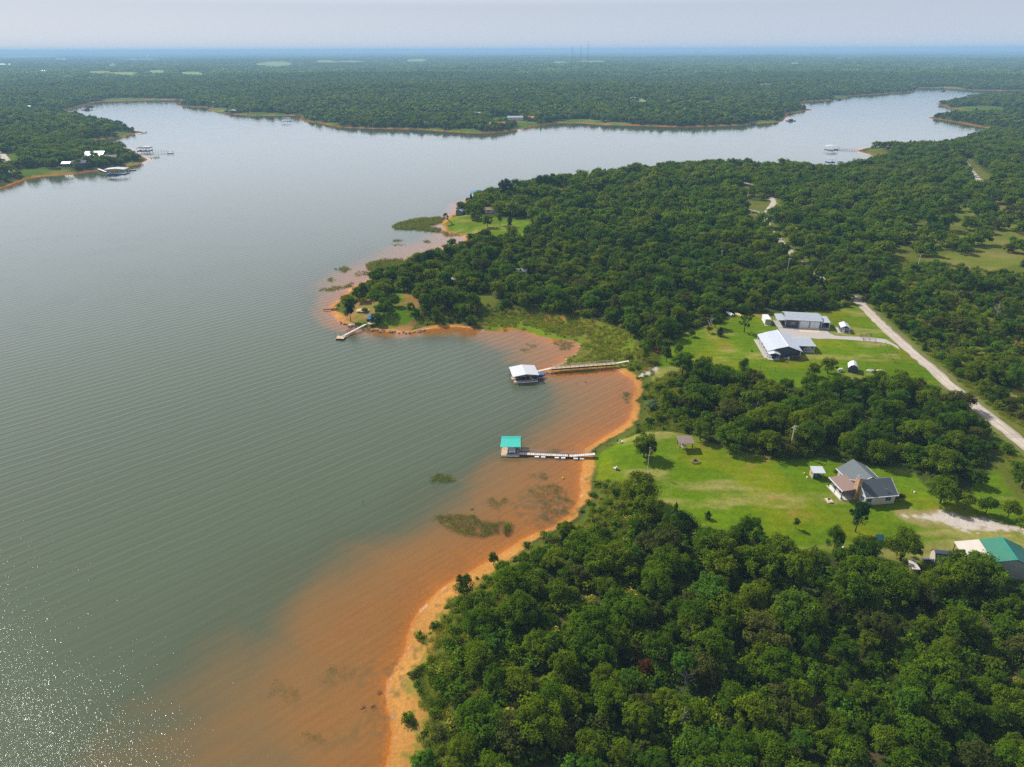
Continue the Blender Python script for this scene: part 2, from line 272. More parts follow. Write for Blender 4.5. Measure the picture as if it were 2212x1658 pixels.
# ------------------------------------------------------------ mesh builder
class MB:
    def __init__(s): s.v = []; s.f = []
    def add(s, vs, fs):
        o = len(s.v); s.v += [tuple(q) for q in vs]; s.f += [tuple(i+o for i in f) for f in fs]; return s
    def box(s, x0, x1, y0, y1, z0, z1):
        vs = [(x, y, z) for z in (z0, z1) for x, y in ((x0, y0), (x1, y0), (x1, y1), (x0, y1))]
        return s.add(vs, [(3, 2, 1, 0), (4, 5, 6, 7), (0, 1, 5, 4), (1, 2, 6, 5), (2, 3, 7, 6), (3, 0, 4, 7)])
    def slab(s, q, t=.12):
        """four top corners (counter-clockwise from above), thickness t"""
        vs = [(x, y, z-t) for x, y, z in q]+list(q)
        return s.add(vs, [(3, 2, 1, 0), (4, 5, 6, 7), (0, 1, 5, 4), (1, 2, 6, 5), (2, 3, 7, 6), (3, 0, 4, 7)])
    def prism(s, pts, y0, y1):
        """profile in x,z pushed along y"""
        n = len(pts); vs = [(x, y0, z) for x, z in pts]+[(x, y1, z) for x, z in pts]
        return s.add(vs, [tuple(range(n)), tuple(range(2*n-1, n-1, -1))]+[(i, i+n, (i+1) % n+n, (i+1) % n) for i in range(n)])
    def prismx(s, pts, x0, x1):
        n = len(pts); vs = [(x0, y, z) for y, z in pts]+[(x1, y, z) for y, z in pts]
        return s.add(vs, [tuple(range(n-1, -1, -1)), tuple(range(n, 2*n))]+[((i+1) % n, (i+1) % n+n, i+n, i) for i in range(n)])
    def flat(s, pts, z0, z1):
        n = len(pts); vs = [(x, y, z0) for x, y in pts]+[(x, y, z1) for x, y in pts]
        return s.add(vs, [tuple(range(n-1, -1, -1)), tuple(range(n, 2*n))]+[(i, (i+1) % n, (i+1) % n+n, i+n) for i in range(n)])
    def tube(s, p, q, r, r2=None, n=6, cap=True):
        p = Vector(p); q = Vector(q); d = (q-p)
        if d.length < 1e-6: return s
        d.normalize(); a = d.orthogonal().normalized(); b = d.cross(a); r2 = r if r2 is None else r2
        vs = [p+(a*math.cos(t)+b*math.sin(t))*r for t in [2*math.pi*i/n for i in range(n)]]+[q+(a*math.cos(t)+b*math.sin(t))*r2 for t in [2*math.pi*i/n for i in range(n)]]
        fs = [(i, (i+1) % n, (i+1) % n+n, i+n) for i in range(n)]
        if cap: fs += [tuple(range(n-1, -1, -1)), tuple(range(n, 2*n))]
        return s.add(vs, fs)
    def dome(s, c, rx, ry, rz, n=12, m=5, full=False, jit=0):
        vs = []; lo = -math.pi/2 if full else 0
        for j in range(m+1):
            ph = lo+(math.pi/2-lo)*j/m
            for i in range(n):
                t = 2*math.pi*i/n; k = 1+random.uniform(-jit, jit)
                vs.append((c[0]+rx*math.cos(ph)*math.cos(t)*k, c[1]+ry*math.cos(ph)*math.sin(t)*k, c[2]+rz*math.sin(ph)*k))
        fs = [(j*n+i, j*n+(i+1) % n, (j+1)*n+(i+1) % n, (j+1)*n+i) for j in range(m) for i in range(n)]
        fs.append(tuple(range(n-1, -1, -1)))
        return s.add(vs, fs)
    def mesh(s, name, m):
        me = bpy.data.meshes.new(name); me.from_pydata(s.v, [], s.f); me.update(); me.materials.append(M[m] if isinstance(m, str) else m); return me
    def build(s, name, m, parent=None, label=None):
        o = bpy.data.objects.new(name, s.mesh(name, m)); COL.objects.link(o)
        if parent is not None: o.parent = parent
        if label: o['label'] = label
        return o
def tag(o, label, cat, group=None):
    o['label'] = label; o['category'] = cat
    if group: o['group'] = group
    return o
def empty(name, x, y, z, rz, label, cat, group=None):
    o = bpy.data.objects.new(name, None); COL.objects.link(o); o.location = (x, y, z); o.rotation_euler = (0, 0, R(rz)); o.empty_display_size = .5
    return tag(o, label, cat, group)
def structure(o): o['kind'] = 'structure'; return o
def stuff(o, label): o['kind'] = 'stuff'; o['label'] = label; return o

# ------------------------------------------------------------ terrain and water sheets
AZ = np.linspace(R(-64), R(64), 760)
rad = list(np.arange(30, 60, 3.0))+list(np.arange(60, 330, .62)); r = rad[-1]
while r < 36000: r *= 1.0085; rad.append(r)
rad = np.array(rad)
def polar_mesh(name, keep=None):
    RR, AA = np.meshgrid(rad, AZ, indexing='ij')
    return RR*np.sin(AA), RR*np.cos(AA)
X, Y = polar_mesh('g'); shp = X.shape
hh, dd, dsh, lowm = terrain(X, Y, True)
RRm = np.hypot(X, Y)
def ground_colour():
    n1 = fbm(X, Y, 2.6, 31); n2 = fbm(X, Y, 14, 32); n3 = fbm(X, Y, 45, 33, 4); n0 = fbm(X, Y, 1.1, 36)
    C = np.zeros(shp+(3,)); C[:] = (.046, .062, .014)
    def mix(col, m): 
        col = np.array(col); C[:] = C*(1-m[..., None])+(col if col.ndim > 1 else col[None, None])*m[..., None]
    mix((.09, .062, .035), smooth(.25, .5, n2+n1*.4)*.7)                      # bare earth under the trees
    sav = smooth(-5, 8, sdist(SAVANNA, X, Y)+n2*10)
    mix((.120, .140, .018), sav*.9); mix((.19, .155, .05), sav*smooth(.0, .45, n2)*.65)
    mix((.085, .105, .014), smooth(2.5, 4, dd)*(1-smooth(11, 18, dd+n2*3))*(RRm < 700)*.85)
    # roadside verge
    dr = np.full(shp, 1e9)
    near = RRm < 750
    xs, ys = X[near], Y[near]; dn = np.full(xs.shape, 1e9)
    for (ax, ay), (bx, by) in zip(ROAD[:-1], ROAD[1:]):
        ex, ey = bx-ax, by-ay; t = np.clip(((xs-ax)*ex+(ys-ay)*ey)/(ex*ex+ey*ey), 0, 1)
        dn = np.minimum(dn, np.hypot(xs-ax-ex*t, ys-ay-ey*t))
    dr[near] = dn
    mix((.085, .125, .012), 1-smooth(7, 12, dr+n2*2)); mix((.17, .15, .07), (1-smooth(3.2, 5.0, dr+n1*1.2))*.7)
    def lawncol(poly, wob=1.5):
        s = sdist(poly, X, Y)+n1*wob; m = smooth(-.3, .8, s)
        mix((.094, .160, .004), m)
        mix((.160, .185, .006), m*smooth(-.1, .5, n2)*.8)
        mix((.26, .23, .07), m*smooth(.05, .5, fbm(X*.35+Y*.05, Y, 7, 55, 4)+n3*.4+n1*.1)*.75)
        mix((.045, .115, .006), m*smooth(.1, .6, -n3+n0*.2)*.6)
        mix((.26, .15, .05), m*smooth(.42, .6, n2*.7+n1*.45)*.5)
        k = .9+.2*n0+.035*np.sign(np.sin((Y+X*.12)*1.9))
        C[:] = np.where((m > .5)[..., None], C*k[..., None], C)
    for p in (LAWN1, LAWN2, NLAWN, POINTLAWN): lawncol(p)
    for p in NCLEAR:
        s = smooth(-.5, 1.5, sdist(p, X, Y)+n1*2); mix((.090, .105, .014), s); mix((.15, .125, .04), s*smooth(0, .5, n2)*.6)
    s = smooth(-.5, 1, sdist(POINTLAWN, X, Y)+n1); mix((.26, .13, .05), s*smooth(-.05, .35, n2+n1*.4)*.85)
    s = smooth(-2, 2, sdist(MARSH, X, Y)+n1*2); mix((.125, .175, .010), s*.95); mix((.14, .10, .03), s*smooth(.1, .5, n2+n1*.4)*.6); mix((.36, .16, .03), s*smooth(.32, .5, fbm(X, Y, 9, 44))*.8)
    s = smooth(-.5, 1, sdist(NTIP, X, Y)+n1*2); mix((.13, .16, .012), s)
    fl = fieldmask(X, Y, FARLAWN)*(RRm > 600); mix((.07, .115, .012), fl); mix((.20, .18, .06), fl*smooth(.0, .6, n3)*.7)
    fd = fieldmask(X, Y, FIELDS)*(RRm > 1500); mix((.20, .25, .09), fd)
    # worn drive beside the south house, patches of white gravel
    dv = sdist([ZC(*q) for q in [(1050,612),(1230,612),(1450,635),(1650,662),(2000,728),(2212,770),(2300,790),(2300,830),(2212,818),(2000,798),(1650,775),(1350,768),(1200,735),(1090,690)]], X, Y)
    xx = smooth(100, 112, X); mix((.24, .19, .08), smooth(-1, 1, dv+n1*1.5)*.8); mix((.40, .355, .31), smooth(-.2, .5, (dv-1.3)*.4+n0*.9+n1*.7+xx*1.2-.55))
    mix((.42, .37, .34), smooth(-.2, .3, sdist([ZD(*q, 3.9) for q in [(1600,512),(1640,500),(1700,470),(1780,445),(1850,452),(1848,485),(1820,505),(1740,508),(1690,503),(1620,522)]], X, Y)+n0*.3)*.95)
    # shore sand, bank and bed
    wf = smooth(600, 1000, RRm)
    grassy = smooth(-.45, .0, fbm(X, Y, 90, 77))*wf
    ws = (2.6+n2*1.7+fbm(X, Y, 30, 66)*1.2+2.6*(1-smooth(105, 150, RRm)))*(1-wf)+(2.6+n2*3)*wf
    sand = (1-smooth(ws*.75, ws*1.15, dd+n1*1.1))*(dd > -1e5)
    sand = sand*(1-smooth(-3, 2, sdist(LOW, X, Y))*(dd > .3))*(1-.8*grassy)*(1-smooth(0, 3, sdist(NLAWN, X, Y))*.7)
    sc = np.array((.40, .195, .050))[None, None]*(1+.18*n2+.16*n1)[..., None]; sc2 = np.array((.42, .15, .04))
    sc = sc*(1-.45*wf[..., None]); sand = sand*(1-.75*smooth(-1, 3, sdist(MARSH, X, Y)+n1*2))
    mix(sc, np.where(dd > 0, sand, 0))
    mix((.16, .17, .025), np.where(dd > 1.4, sand*smooth(.0, .35, n0*.6+n1*.6+(dd-3)*.14), 0)*.85)
    mix((.26, .125, .05), np.where(dd > 0, sand*smooth(.12, .45, n0*.5+n1*.5+n2*.3)*.55, 0))
    mix((.78, .68, .58), np.where(dd > 0, np.exp(-((dd-.55-n1*.3)/.22)**2)*smooth(.35, .7, n0+n2*.9), 0)*(1-wf)*.6)
    mix((.40, .13, .035), np.where((dd > 0) & (dd < 1.6), (1-smooth(.1, 1.4, dd))*sand, 0)*.5)
    bed = np.where(dd <= 0, 1.0, 0.0)
    mix(np.array((.34, .122, .015))[None, None]*(1+.12*n2+.10*n1)[..., None], bed)
    mix((.26, .125, .05), bed*smooth(0, 25, -dd)*.35)
    for q in WEEDS:
        s = smooth(-1.5, 2, sdist(PP(q, 0), X, Y)+n1*3+n2*1.5); mix((.075, .07, .03), s*smooth(-.35, .35, n0+n1*.3)*.6)
    px, py, _ = project(X, Y, hh)
    return np.clip(C, .004, .9)
WEEDS = [[(940,1118),(985,1112),(1040,1122),(1085,1128),(1110,1140),(1100,1162),(1040,1160),(980,1150)],
 [(1040,1078),(1090,1070),(1110,1090),(1060,1102)],[(1120,1050),(1160,1040),(1215,1070),(1248,1085),(1245,1120),(1180,1130),(1130,1085)],
 [(1145,1018),(1185,1022),(1180,1042),(1140,1035)],[(550,1475),(600,1462),(660,1490),(640,1520),(580,1510)],[(680,1450),(720,1438),(790,1440),(800,1468),(740,1480),(690,1490)],
 [(640,1585),(720,1575),(760,1590),(720,1610),(650,1610)],[(530,1440),(545,1435),(540,1465),(525,1460)],[(585,1290),(602,1288),(600,1305),(588,1304)],
 [(1340,842),(1362,850),(1360,880),(1345,862)],[(1178,972),(1215,968),(1215,985),(1180,985)],[(925,1028),(980,1022),(985,1040),(930,1048)],
 [(1190,715),(1250,718),(1240,735),(1200,730)],[(820,1440),(850,1435),(845,1600),(800,1560),(820,1500)],[(1025,718),(1070,722),(1050,745),(1000,750)],[(1125,745),(1155,735),(1170,745),(1140,755)],
 [(1120,1055),(1160,1058),(1250,1115),(1170,1140),(1110,1110)]]
GC = ground_colour()

def grid_mesh(name, X, Y, Z, mask=None):
    nr, nc = X.shape; idx = np.arange(nr*nc).reshape(nr, nc)
    q = np.stack([idx[:-1, :-1], idx[:-1, 1:], idx[1:, 1:], idx[1:, :-1]], -1).reshape(-1, 4)
    if mask is not None:
        mk = mask.ravel(); q = q[mk[q].any(1)]
    used = np.unique(q); re = np.full(nr*nc, -1); re[used] = np.arange(len(used))
    V = np.stack([X.ravel(), Y.ravel(), Z.ravel()], 1)[used]; q = re[q]
    me = bpy.data.meshes.new(name); me.vertices.add(len(V)); me.vertices.foreach_set('co', V.astype(np.float32).ravel())
    me.loops.add(q.size); me.loops.foreach_set('vertex_index', q.astype(np.int32).ravel())
    me.polygons.add(len(q)); me.polygons.foreach_set('loop_start', np.arange(0, q.size, 4, dtype=np.int32)); me.polygons.foreach_set('use_smooth', np.ones(len(q), bool))
    me.update(calc_edges=True)
    o = bpy.data.objects.new(name, me); COL.objects.link(o)
    return o, used
gnd, used = grid_mesh('ground', X, Y, hh)
ca = gnd.data.color_attributes.new('Col', 'FLOAT_COLOR', 'POINT')
ca.data.foreach_set('color', np.concatenate([GC.reshape(-1, 3), np.ones((GC.size//3, 1))], 1)[used].astype(np.float32).ravel())
structure(gnd)
def ground_mat():
    m, nt, N, L, B = mat('ground_soil_and_grass')
    a = N.new('ShaderNodeAttribute'); a.attribute_name = 'Col'; g = N.new('ShaderNodeNewGeometry')
    n = N.new('ShaderNodeTexNoise'); n.inputs['Scale'].default_value = 1.6; n.inputs['Detail'].default_value = 8; n.inputs['Roughness'].default_value = .7; L.new(g.outputs['Position'], n.inputs['Vector'])
    n2 = N.new('ShaderNodeTexNoise'); n2.inputs['Scale'].default_value = .03; n2.inputs['Detail'].default_value = 6; L.new(g.outputs['Position'], n2.inputs['Vector'])
    rp = N.new('ShaderNodeMapRange'); rp.inputs[1].default_value = .3; rp.inputs[2].default_value = .7; rp.inputs[3].default_value = .76; rp.inputs[4].default_value = 1.22; L.new(n.outputs['Fac'], rp.inputs[0])
    rq = N.new('ShaderNodeMapRange'); rq.inputs[1].default_value = .3; rq.inputs[2].default_value = .7; rq.inputs[3].default_value = .85; rq.inputs[4].default_value = 1.15; L.new(n2.outputs['Fac'], rq.inputs[0])
    mm = N.new('ShaderNodeMath'); mm.operation = 'MULTIPLY'; L.new(rp.outputs[0], mm.inputs[0]); L.new(rq.outputs[0], mm.inputs[1])
    v = N.new('ShaderNodeVectorMath'); v.operation = 'SCALE'; L.new(a.outputs['Color'], v.inputs[0]); L.new(mm.outputs[0], v.inputs['Scale'])
    L.new(v.outputs[0], B.inputs['Base Color']); B.inputs['Roughness'].default_value = .95; B.inputs['Specular IOR Level'].default_value = 0
    # bed ridges added to imitate light bent by waves, none above the waterline
    mp = N.new('ShaderNodeMapping'); mp.inputs['Rotation'].default_value = (0, 0, R(47)); L.new(g.outputs['Position'], mp.inputs[0]); wv = N.new('ShaderNodeTexWave'); wv.inputs['Scale'].default_value = .314/1.9; wv.inputs['Distortion'].default_value = 4; wv.inputs['Detail'].default_value = 3; wv.inputs['Detail Scale'].default_value = .7; L.new(mp.outputs[0], wv.inputs[0])
    sz = N.new('ShaderNodeSeparateXYZ'); L.new(g.outputs['Position'], sz.inputs[0]); mz = N.new('ShaderNodeMapRange'); mz.inputs[1].default_value = -.05; mz.inputs[2].default_value = -.4; mz.inputs[3].default_value = 0; mz.inputs[4].default_value = .55; L.new(sz.outputs[2], mz.inputs[0])
    wm_ = N.new('ShaderNodeMath'); wm_.operation = 'MULTIPLY'; L.new(wv.outputs['Fac'], wm_.inputs[0]); L.new(mz.outputs[0], wm_.inputs[1]); hs = N.new('ShaderNodeMath'); hs.operation = 'ADD'; L.new(wm_.outputs[0], hs.inputs[0]); L.new(n.outputs['Fac'], hs.inputs[1])
    b = N.new('ShaderNodeBump'); b.inputs['Strength'].default_value = .5; b.inputs['Distance'].default_value = .25; L.new(hs.outputs[0], b.inputs['Height']); L.new(b.outputs[0], B.inputs['Normal'])
    return m
gnd.data.materials.append(ground_mat())
wm = (hh < .03) & (RRm < 9000)
wat, used = grid_mesh('lake_water', X, Y, np.zeros(shp), wm)
at = wat.data.attributes.new('depth', 'FLOAT', 'POINT'); at.data.foreach_set('value', np.clip(-hh, 0, 6).ravel()[used].astype(np.float32))
structure(wat)
WPAR = dict(k=1.5, green=(.076, .098, .058), red=(.235, .135, .045))
def water_mat():
    m, nt, N, L, B = mat('lake_water_surface'); N.remove(B); out = N['Material Output']
    a = N.new('ShaderNodeAttribute'); a.attribute_name = 'depth'; g = N.new('ShaderNodeNewGeometry')
    nb = N.new('ShaderNodeTexNoise'); nb.inputs['Scale'].default_value = .035; nb.inputs['Detail'].default_value = 4; nb.inputs['Distortion'].default_value = 1; L.new(g.outputs['Position'], nb.inputs['Vector'])
    # turbidity hides the bed as the water gets deeper
    dn = N.new('ShaderNodeMath'); dn.operation = 'MULTIPLY'; L.new(a.outputs['Fac'], dn.inputs[0])
    jm = N.new('ShaderNodeMapRange'); jm.inputs[1].default_value = .3; jm.inputs[2].default_value = .7; jm.inputs[3].default_value = .8; jm.inputs[4].default_value = 1.25; L.new(nb.outputs['Fac'], jm.inputs[0]); L.new(jm.outputs[0], dn.inputs[1])
    k = N.new('ShaderNodeMath'); k.operation = 'MULTIPLY'; L.new(dn.outputs[0], k.inputs[0]); k.inputs[1].default_value = -WPAR['k']
    ex = N.new('ShaderNodeMath'); ex.operation = 'EXPONENT'; L.new(k.outputs[0], ex.inputs[0])
    rc = N.new('ShaderNodeMapRange'); rc.inputs[1].default_value = .45; rc.inputs[2].default_value = 1.25; L.new(dn.outputs[0], rc.inputs[0]); rc.interpolation_type = 'SMOOTHSTEP'
    mc = N.new('ShaderNodeMixRGB'); mc.inputs[1].default_value = (*WPAR['red'], 1); mc.inputs[2].default_value = (*WPAR['green'], 1); L.new(rc.outputs[0], mc.inputs[0])
    df = N.new('ShaderNodeBsdfDiffuse'); L.new(mc.outputs[0], df.inputs[0]); tr = N.new('ShaderNodeBsdfTransparent'); tr.inputs[0].default_value = (1, .97, .92, 1)
    body = N.new('ShaderNodeMixShader'); L.new(ex.outputs[0], body.inputs[0]); L.new(df.outputs[0], body.inputs[1]); L.new(tr.outputs[0], body.inputs[2])
    # ripples: two wave trains with crests running up to the right, and fine chop
    mp = N.new('ShaderNodeMapping'); mp.inputs['Rotation'].default_value = (0, 0, R(47)); L.new(g.outputs['Position'], mp.inputs[0])
    def wave(sc, dist, ds):
        w = N.new('ShaderNodeTexWave'); w.bands_direction = 'X'; w.inputs['Scale'].default_value = sc; w.inputs['Distortion'].default_value = dist; w.inputs['Detail'].default_value = 3; w.inputs['Detail Scale'].default_value = ds
        L.new(mp.outputs[0], w.inputs[0]); return w
    w1 = wave(.314/1.9, 2.6, 1.2); w2 = wave(.314/3.6, 3.5, .8)
    st_ = N.new('ShaderNodeMapping'); st_.inputs['Rotation'].default_value = (0, 0, R(47)); st_.inputs['Scale'].default_value = (1, .45, 1); L.new(g.outputs['Position'], st_.inputs[0])
    n1 = N.new('ShaderNodeTexNoise'); n1.inputs['Scale'].default_value = 3.1; n1.inputs['Detail'].default_value = 1; n1.inputs['Roughness'].default_value = .6; L.new(st_.outputs[0], n1.inputs[0])
    def mul(s, f):
        q = N.new('ShaderNodeMath'); q.operation = 'MULTIPLY'; L.new(s, q.inputs[0]); q.inputs[1].default_value = f; return q.outputs[0]
    def add(a_, b_):
        q = N.new('ShaderNodeMath'); q.operation = 'ADD'; L.new(a_, q.inputs[0]); L.new(b_, q.inputs[1]); return q.outputs[0]
    hsum = add(add(mul(w1.outputs['Fac'], .018), mul(w2.outputs['Fac'], .03)), mul(n1.outputs['Fac'], .084))
    # calm and ruffled patches
    cb = N.new('ShaderNodeMapRange'); cb.inputs[1].default_value = .35; cb.inputs[2].default_value = .65; cb.inputs[3].default_value = .55; cb.inputs[4].default_value = 1.2; L.new(nb.outputs['Fac'], cb.inputs[0])
    dd_ = N.new('ShaderNodeMapRange'); dd_.inputs[1].default_value = 0; dd_.inputs[2].default_value = 1.15; dd_.inputs[3].default_value = .12; dd_.inputs[4].default_value = 1; L.new(a.outputs['Fac'], dd_.inputs[0])
    q = N.new('ShaderNodeMath'); q.operation = 'MULTIPLY'; L.new(cb.outputs[0], q.inputs[0]); L.new(dd_.outputs[0], q.inputs[1])
    # the wind dies away towards the far side of the lake
    spz = N.new('ShaderNodeVectorMath'); spz.operation = 'LENGTH'; L.new(g.outputs['Position'], spz.inputs[0]); wd = N.new('ShaderNodeMapRange'); wd.inputs[1].default_value = 260; wd.inputs[2].default_value = 700; wd.inputs[3].default_value = 1; wd.inputs[4].default_value = .22; L.new(spz.outputs['Value'], wd.inputs[0]); q0 = q; q = N.new('ShaderNodeMath'); q.operation = 'MULTIPLY'; L.new(q0.outputs[0], q.inputs[0]); L.new(wd.outputs[0], q.inputs[1])
    bp = N.new('ShaderNodeBump'); bp.inputs['Distance'].default_value = 1.0; L.new(hsum, bp.inputs['Height']); L.new(q.outputs[0], bp.inputs['Strength'])
    gl = N.new('ShaderNodeBsdfGlossy'); gl.inputs['Roughness'].default_value = .02; gl.inputs['Color'].default_value = (1, 1, 1, 1); L.new(bp.outputs[0], gl.inputs['Normal']); b3 = N.new('ShaderNodeBump'); b3.inputs['Strength'].default_value = .35; b3.inputs['Distance'].default_value = 1.0; L.new(add(mul(w1.outputs['Fac'], .02), mul(w2.outputs['Fac'], .05)), b3.inputs['Height']); L.new(b3.outputs[0], df.inputs['Normal'])
    b4 = N.new('ShaderNodeBump'); b4.inputs['Strength'].default_value = .9; L.new(wd.outputs[0], b4.inputs['Strength']); b4.inputs['Distance'].default_value = 1.0; L.new(add(mul(w1.outputs['Fac'], .03), mul(w2.outputs['Fac'], .05)), b4.inputs['Height'])
    # mirror share grows towards grazing angles, the same from above and below the surface
    dt = N.new('ShaderNodeVectorMath'); dt.operation = 'DOT_PRODUCT'; L.new(b4.outputs[0], dt.inputs[0]); L.new(g.outputs['Incoming'], dt.inputs[1])
    ab = N.new('ShaderNodeMath'); ab.operation = 'ABSOLUTE'; L.new(dt.outputs['Value'], ab.inputs[0]); om = N.new('ShaderNodeMath'); om.operation = 'SUBTRACT'; om.inputs[0].default_value = 1; L.new(ab.outputs[0], om.inputs[1]); om.use_clamp = True
    pw = N.new('ShaderNodeMath'); pw.operation = 'POWER'; L.new(om.outputs[0], pw.inputs[0]); pw.inputs[1].default_value = 4.6; fr = N.new('ShaderNodeMath'); fr.operation = 'MULTIPLY_ADD'; L.new(pw.outputs[0], fr.inputs[0]); fr.inputs[1].default_value = .98; fr.inputs[2].default_value = .02
    fin = N.new('ShaderNodeMixShader'); L.new(fr.outputs[0], fin.inputs[0]); L.new(body.outputs[0], fin.inputs[1]); L.new(gl.outputs[0], fin.inputs[2])
    L.new(fin.outputs[0], out.inputs['Surface'])
    return m
wat.data.materials.append(water_mat())

#@@PART2
# ------------------------------------------------------------ foliage generators
def leaf_mesh(name, pos, nrm, size, m, bright=None, aspect=.75):
    n = len(pos); nrm = nrm/np.linalg.norm(nrm, axis=1, keepdims=True)
    a = np.cross(nrm, RNG.normal(size=(n, 3))); a /= np.linalg.norm(a, axis=1, keepdims=True)+1e-9; b = np.cross(nrm, a)
    s = size[:, None]*.5; bend = nrm*s*.35
    V = np.stack([pos-a*s-bend, pos-b*s*aspect, pos+a*s-bend, pos+b*s*aspect], 1).reshape(-1, 3)
    me = bpy.data.meshes.new(name); me.vertices.add(4*n); me.vertices.foreach_set('co', V.astype(np.float32).ravel())
    me.loops.add(4*n); me.loops.foreach_set('vertex_index', np.arange(4*n, dtype=np.int32)); me.polygons.add(n)
    me.polygons.foreach_set('loop_start', np.arange(0, 4*n, 4, dtype=np.int32)); me.update(calc_edges=True)
    br = np.ones(n) if bright is None else bright
    c = me.color_attributes.new('leaf', 'FLOAT_COLOR', 'POINT')
    col = np.ones((4*n, 4)); col[:, :3] = np.repeat(br, 4)[:, None]; c.data.foreach_set('color', col.astype(np.float32).ravel())
    me.materials.append(LM[m]); return me
def crown_points(n, Rr, Hc, z0, K, lobe, flat=1.0, top=.15):
    """leaves on the outsides of K uneven lobes that fill a dome of radius Rr and height Hc above z0"""
    c = []
    for i in range(K):
        t = 2*math.pi*(i*.618)+random.uniform(-.5, .5); u = random.random()**.6
        hz_ = random.uniform(.12, .95); prof = math.sqrt(max(0, 1-(hz_-.38)**2/.42)) if hz_ > .38 else .75+.65*hz_
        c.append((math.cos(t)*Rr*u*prof*.82, math.sin(t)*Rr*u*prof*.82, z0+Hc*hz_*.88, random.uniform(.5, 1.4)*lobe))
    c = np.array(c); k = RNG.integers(0, K, n); w = c[k, 3]
    d = RNG.normal(size=(n, 3)); d[:, 2] += .35; d /= np.linalg.norm(d, axis=1, keepdims=True)
    rr = w*(.55+.5*RNG.random(n)**.5)
    wob = 1+.25*np.sin(d[:, 0]*5+k)+.2*np.cos(d[:, 1]*6+k*2)
    p = c[k, :3]+d*(rr*wob)[:, None]*np.array([1, 1, .72*flat])
    nn = d*1.0+RNG.normal(size=(n, 3))*.5+np.array([0, 0, .75])
    tone = .75+.5*RNG.random(K)
    return p, nn, tone[k]*(.6+.8*RNG.random(n)), c
def oak_mesh(name, n, Rr, Hc, z0, K, lobe, size, m='oak'):
    p, nn, t, c = crown_points(n, Rr, Hc, z0, K, lobe)
    ok = p[:, 2] > z0*.75
    return leaf_mesh(name, p[ok], nn[ok], size*(.7+.6*RNG.random(ok.sum())), m, t[ok]), c
def cone_mesh(name, n, Rr, Ht, z0, size, m='dark', ragged=.25):
    z = RNG.random(n)**.75; zz = z0+(Ht-z0)*z; t = RNG.random(n)*2*np.pi
    prof = np.sin(np.clip((1-z)*2.0, 0, np.pi/2))*(.75+.25*np.cos(z*14))
    lump = 1+ragged*np.sin(t*3+z*9)+ragged*.6*np.sin(t*5-z*16)
    rr = Rr*prof*lump*(.55+.45*RNG.random(n)**.5)
    p = np.stack([rr*np.cos(t), rr*np.sin(t), zz], 1)
    nn = np.stack([np.cos(t), np.sin(t), np.full(n, .5)], 1)+RNG.normal(size=(n, 3))*.5
    return leaf_mesh(name, p, nn, size*(.7+.6*RNG.random(n)), m, .75+.5*RNG.random(n))
def bush_mesh(name, n, Rr, Hc, size, m, K=6):
    p, nn, t, c = crown_points(n, Rr, Hc, .1, K, Rr*.5)
    return leaf_mesh(name, p, nn, size*(.7+.6*RNG.random(n)), m, t)
def blade_mesh(name, n, Rr, Hh, w, m):
    V = []; 
    for i in range(n):
        t = random.random()*6.28; q = Rr*math.sqrt(random.random()); x, y = q*math.cos(t), q*math.sin(t)
        h = Hh*random.uniform(.6, 1.1); a = random.random()*6.28; lx, ly = random.gauss(0, .22)*h, random.gauss(0, .22)*h
        V += [(x-w*math.cos(a), y-w*math.sin(a), 0), (x+w*math.cos(a), y+w*math.sin(a), 0), (x+lx+w*.3, y+ly, h), (x+lx-w*.3, y+ly, h)]
    me = bpy.data.meshes.new(name); me.from_pydata(V, [], [(4*i, 4*i+1, 4*i+2, 4*i+3) for i in range(n)]); me.update()
    c = me.color_attributes.new('leaf', 'FLOAT_COLOR', 'POINT')
    col = np.ones((4*n, 4)); col[:, :3] = np.repeat(.7+.6*RNG.random(n), 4)[:, None]; c.data.foreach_set('color', col.astype(np.float32).ravel())
    me.materials.append(LM[m]); return me
def trunk_mesh(name, lobes, z0, r=.22, lean=0, m='bark', forks=5):
    b = MB(); top = Vector((lean*.5, 0, z0*.95)); b.tube((0, 0, -.4), top, r*1.25, r*.8, 7)
    L_ = sorted([tuple(c) for c in lobes], key=lambda c: -c[2])[:forks*2:2]
    for c in L_:
        mid = Vector((c[0]*.45+lean*.5, c[1]*.45, (z0+c[2])*.5)); b.tube(top, mid, r*.6, r*.38, 5); b.tube(mid, (c[0]*.9, c[1]*.9, c[2]), r*.38, r*.12, 5)
    return b.mesh(name, m)
def bare_mesh(name, Ht, spread, m='deadwood', n=9, seed=1):
    rd = random.Random(seed); b = MB(); b.tube((0, 0, -.3), (.1, 0, Ht*.45), .16, .12, 6); b.tube((.1, 0, Ht*.45), (.2, .1, Ht*.95), .12, .03, 5)
    for i in range(n):
        z = Ht*rd.uniform(.3, .85); t = rd.uniform(0, 6.28); l = spread*rd.uniform(.5, 1)*(1.2-z/Ht*.6)
        e = Vector((math.cos(t)*l, math.sin(t)*l, z+l*.7)); s0 = Vector((.12, .03, z)); b.tube(s0, e, .06, .025, 4)
        for j in range(4):
            k = rd.uniform(.3, .9); q = s0.lerp(e, k); t2 = t+rd.uniform(-1.2, 1.2); l2 = l*rd.uniform(.25, .5)
            b.tube(q, q+Vector((math.cos(t2)*l2, math.sin(t2)*l2, l2*rd.uniform(.3, 1.1))), .03, .015, 3)
    return b.mesh(name, m)
def mko(name, me, parent=None):
    o = bpy.data.objects.new(name, me); COL.objects.link(o)
    if parent: o.parent = parent
    return o
